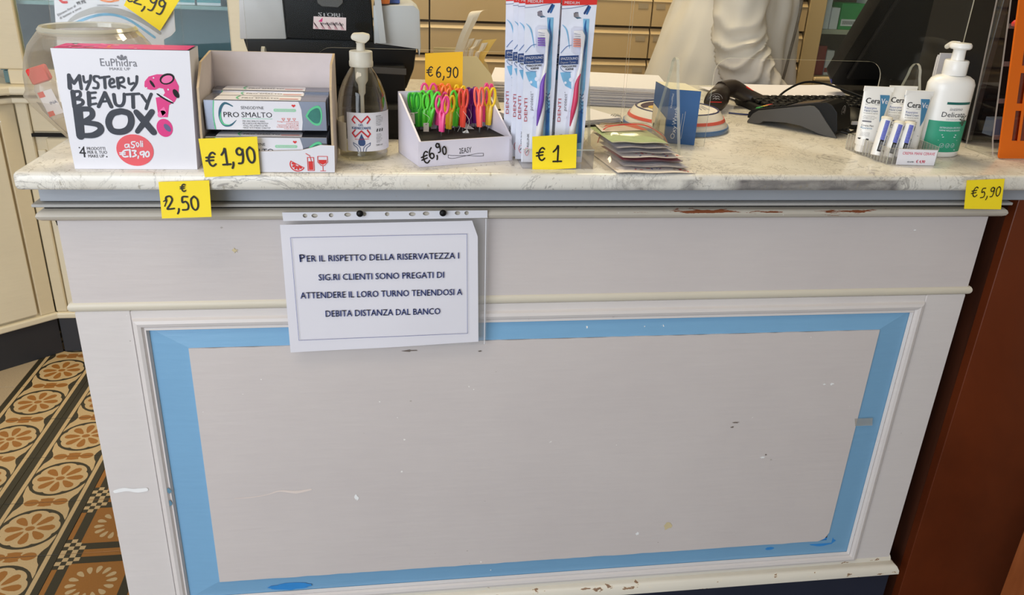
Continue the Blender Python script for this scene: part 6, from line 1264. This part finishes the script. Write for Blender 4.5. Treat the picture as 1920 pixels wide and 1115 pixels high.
# ------------------------------------------------------------------ person in the white coat
pe = thing('person', 'person in a white coat standing sideways behind the counter, head out of view', 'person', (1.45, 1.14, 0))
SKIN = plain('skin', (206, 160, 132), .55, var=.05); HAIR = plain('dark hair', (50, 36, 28), .7, var=.3, scale=150); COAT = plain('white coat cloth', (214, 208, 200), .8, var=.02, scale=8); TROU = plain('grey trousers', (90, 92, 100), .8); SHOE = plain('black shoes', (24, 22, 22), .5)
def skin_mesh(name, verts, edges, radii, m, parent, sub=2):
    me = bpy.data.meshes.new(name); me.from_pydata([Vector(v)-Vector(parent['_w']) for v in verts], edges, []); o = bpy.data.objects.new(name, me); C.objects.link(o); o.parent = parent
    md = o.modifiers.new('Skin', 'SKIN'); md.use_smooth_shade = True
    if not me.skin_vertices: 
        import bpy as _b
    for i, r in enumerate(radii):
        me.skin_vertices[0].data[i].radius = r if isinstance(r, tuple) else (r, r)
    me.skin_vertices[0].data[0].use_root = True; s2 = o.modifiers.new('Sub', 'SUBSURF'); s2.levels = sub; s2.render_levels = sub
    dg = bpy.context.evaluated_depsgraph_get(); m2 = bpy.data.meshes.new_from_object(o.evaluated_get(dg)); o.modifiers.clear(); o.data = m2; m2.materials.clear(); m2.materials.append(m)
    for p in m2.polygons: p.use_smooth = True
    return o
px_, py_ = 1.44, 1.14
V = [(px_, py_, .92), (px_, py_, 1.10), (px_-.01, py_, 1.30), (px_, py_, 1.44), (px_+.015, py_, 1.52), (px_+.03, py_, 1.57),
     (px_, py_-.10, .88), (px_+.03, py_-.10, .48), (px_, py_-.10, .10), (px_+.12, py_-.11, .04), (px_, py_+.10, .88), (px_-.02, py_+.10, .48), (px_-.06, py_+.10, .10), (px_+.06, py_+.11, .04),
     (px_-.01, py_-.13, 1.40), (px_-.042, py_-.195, 1.12), (px_+.11, py_-.215, .94), (px_+.16, py_-.210, .91), (px_-.01, py_+.18, 1.40), (px_-.02, py_+.23, 1.12), (px_+.15, py_+.20, .95), (px_+.20, py_+.19, .92)]
E_ = [(0, 1), (1, 2), (2, 3), (3, 4), (4, 5), (0, 6), (6, 7), (7, 8), (8, 9), (0, 10), (10, 11), (11, 12), (12, 13), (3, 14), (14, 15), (15, 16), (16, 17), (3, 18), (18, 19), (19, 20), (20, 21)]
Rr = [(.13, .10), (.12, .10), (.14, .11), (.10, .08), .055, .05, .085, .06, .045, .04, .085, .06, .045, .04, .055, .042, .032, .026, .055, .042, .032, .026]
try:
    skin_mesh('body', V, E_, Rr, SKIN, pe)
    hd_c = Vector((px_+.045, py_, 1.66)); mb = MB(); rings = []
    for i in range(13):
        t_ = i/12; z = -.115+.235*t_; s_ = math.sin(math.pi*min(.97, .12+.86*t_))**.6; rings.append([hd_c+Vector(((.092*s_)*math.cos(a)+(.012 if t_ < .45 and math.cos(a) > .7 else 0), .072*s_*math.sin(a), z)) for a in [2*math.pi*k/24 for k in range(24)]])
    mb.loft(rings, SKIN); hdo = mb.build('head', pe, 70)
    MB().tube([hd_c+Vector((.088, 0, .020)), hd_c+Vector((.106, 0, -.012)), hd_c+Vector((.092, 0, -.022))], [.007, .013, .008], SKIN, 8).build('nose', hdo, 60)
    for s_ in (-1, 1):
        MB().lathe([(0, -.010), (.008, -.006), (.011, 0), (.008, .006), (0, .010)], hd_c+Vector((.080, s_*.030, .018)), WPLAST, 12, cap=False).build('eye', hdo, 60); MB().lathe([(0, -.030), (.010, -.022), (.014, 0), (.011, .022), (0, .032)], hd_c+Vector((-.004, s_*.073, -.005)), SKIN, 12, sy=.5, cap=False).build('ear', hdo, 60)
    MB().tube([hd_c+Vector((.090, -.024, -.052)), hd_c+Vector((.099, 0, -.050)), hd_c+Vector((.090, .024, -.052))], [.003, .006, .003], plain('lips', (170, 100, 92), .5), 8).build('mouth', hdo, 60)
    mb = MB(); rings = []
    for i in range(12):
        t_ = i/11; z = -.05+.185*t_; s_ = math.sin(math.pi*min(.98, .30+.68*t_))**.6; rings.append([hd_c+Vector(((.106*s_)*math.cos(a)*(.62 if math.cos(a) > 0 and t_ < .72 else 1)-.012, .084*s_*math.sin(a), z)) for a in [2*math.pi*k/24 for k in range(24)]])
    mb.loft(rings, HAIR); mb.build('hair', pe, 70)
    def handm(w_, d, flip):
        w_ = Vector(w_); d = Vector(d).normalized(); sd = d.cross(Vector((0, 0, 1))).normalized()*flip; up = sd.cross(d)*flip
        V = [w_, w_+d*.045, w_+d*.085]; E2 = [(0, 1), (1, 2)]; R2 = [(.022, .016), (.030, .014), (.032, .013)]
        for k, (o_, L_) in enumerate(((-.026, .062), (-.009, .072), (.009, .068), (.026, .055))):
            b = len(V); V += [w_+d*.088+sd*o_, w_+d*(.088+L_*.45)+sd*o_*1.1-up*.006, w_+d*(.088+L_*.85)+sd*o_*1.1-up*.026]; E2 += [(2, b), (b, b+1), (b+1, b+2)]; R2 += [.009, .0085, .0075]
        b = len(V); V += [w_+d*.040-sd*.040, w_+d*.070-sd*.052-up*.010]; E2 += [(1, b), (b, b+1)]; R2 += [.011, .0085]; return skin_mesh('hand', V, E2, R2, SKIN, pe, 1)
    handm(V[17], (1, .15, -.15), 1); handm(V[21], (1, -.15, -.15), -1)
except Exception as ex: print('PERSON', ex)
# coat: a lofted cloth with folds, open at the front
def coat_ring(z):
    t_ = (1.46-z)/.70
    k = [(1.46, .075, .15, 0), (1.40, .11, .20, 0), (1.30, .155, .19, .010), (1.22, .176, .175, .014), (1.10, .195, .180, .0), (1.00, .222, .19, -.008), (.85, .25, .22, -.015), (.55, .27, .24, -.02)]
    for a, b in zip(k, k[1:]):
        if a[0] >= z >= b[0]:
            s_ = (a[0]-z)/(a[0]-b[0]); return [a[i]+(b[i]-a[i])*s_ for i in (1, 2, 3)]
    return list(k[-1][1:])
mb = MB(); nz_, na = 46, 84; V = []
for j in range(nz_+1):
    z = 1.46-.91*j/nz_; rx, ry, dx = coat_ring(z)
    for i in range(na+1):
        a = .16+(2*math.pi-.20)*i/na; fold = .014*noise.noise(Vector((math.cos(a)*4, math.sin(a)*4, z*5)))+.010*max(0, 1.3-z)*math.sin(9*a+2*z)+.006*noise.noise(Vector((a*3, z*12, 5)))
        V.append(Vector((px_+.0+dx+(rx+fold)*math.cos(a), py_+(ry+fold)*math.sin(a), z)))
Fc = [[j*(na+1)+i, (j+1)*(na+1)+i, (j+1)*(na+1)+i+1, j*(na+1)+i+1] for j in range(nz_) for i in range(na)]
mb.add(V, Fc, COAT); cen = Vector((px_, py_, 0)); mb.add([v-(Vector((v.x, v.y, 0))-cen)*.015 for v in V], [f[::-1] for f in Fc], COAT); coat = mb.build('coat', pe, 80)
def sleeve(pts, rad, seed, name='sleeve'):
    P = cat([Vector(p) for p in pts], 18); n = 40; V = []; prev = None
    for i, p in enumerate(P):
        d = (P[min(i+1, len(P)-1)]-P[max(i-1, 0)]).normalized(); x = (d.cross(Vector((0, 1, 0)))).normalized() if prev is None else (prev-d*prev.dot(d)).normalized(); prev = x; y = d.cross(x)
        t_ = i/(len(P)-1)*(len(rad)-1); q = min(int(t_), len(rad)-2); r0 = rad[q]+(rad[q+1]-rad[q])*(t_-q)
        for j in range(n):
            a = 2*math.pi*j/n; s_ = i/(len(P)-1)
            ridge = lambda q: (1-abs((q % 1)*2-1))**1.6
            e_ = math.exp(-((s_-.58)/.24)**2); w_ = .015*e_*(ridge(11*s_+.9*math.cos(a+seed)+.45*noise.noise(Vector((a*1.3, s_*6, seed))))-.4)+.006*noise.noise(Vector((math.cos(a)*2+seed, math.sin(a)*2, s_*9)))
            V.append(p+(x*math.cos(a)+y*math.sin(a))*(r0+w_))
    mb = MB(); mb.add(V, [[i*n+j, i*n+(j+1) % n, (i+1)*n+(j+1) % n, (i+1)*n+j] for i in range(len(P)-1) for j in range(n)], COAT); return mb.build(name, coat, 80)
sleeve([(px_-.03, py_-.13, 1.44), (px_-.045, py_-.165, 1.33), (px_-.055, py_-.19, 1.22), (px_-.045, py_-.20, 1.12), (px_-.012, py_-.21, 1.055), (px_+.045, py_-.215, .995), (px_+.11, py_-.215, .940)], [.072, .072, .068, .066, .062, .055, .046], 1)
sleeve([(px_-.01, py_+.15, 1.44), (px_, py_+.20, 1.30), (px_, py_+.225, 1.14), (px_+.06, py_+.215, 1.04), (px_+.15, py_+.20, .95)], [.075, .074, .070, .060, .045], 4)
mb = MB(); P = []
for z in [1.44-.03*i for i in range(28)]:
    rx, ry, dx = coat_ring(z); c_ = min(1, max(0, (1.30-z)/.30)); xt = 1.592-.052*c_**1.6
    q = max(-.98, min(.98, (xt-px_-dx)/(rx+.004))); P.append((xt, py_-(ry+.010)*math.sqrt(1-q*q), z))
mb.tube(P, .0042, plain('dark zip tape', (96, 88, 78), .7), 6); mb.build('front_zip', coat, 60)
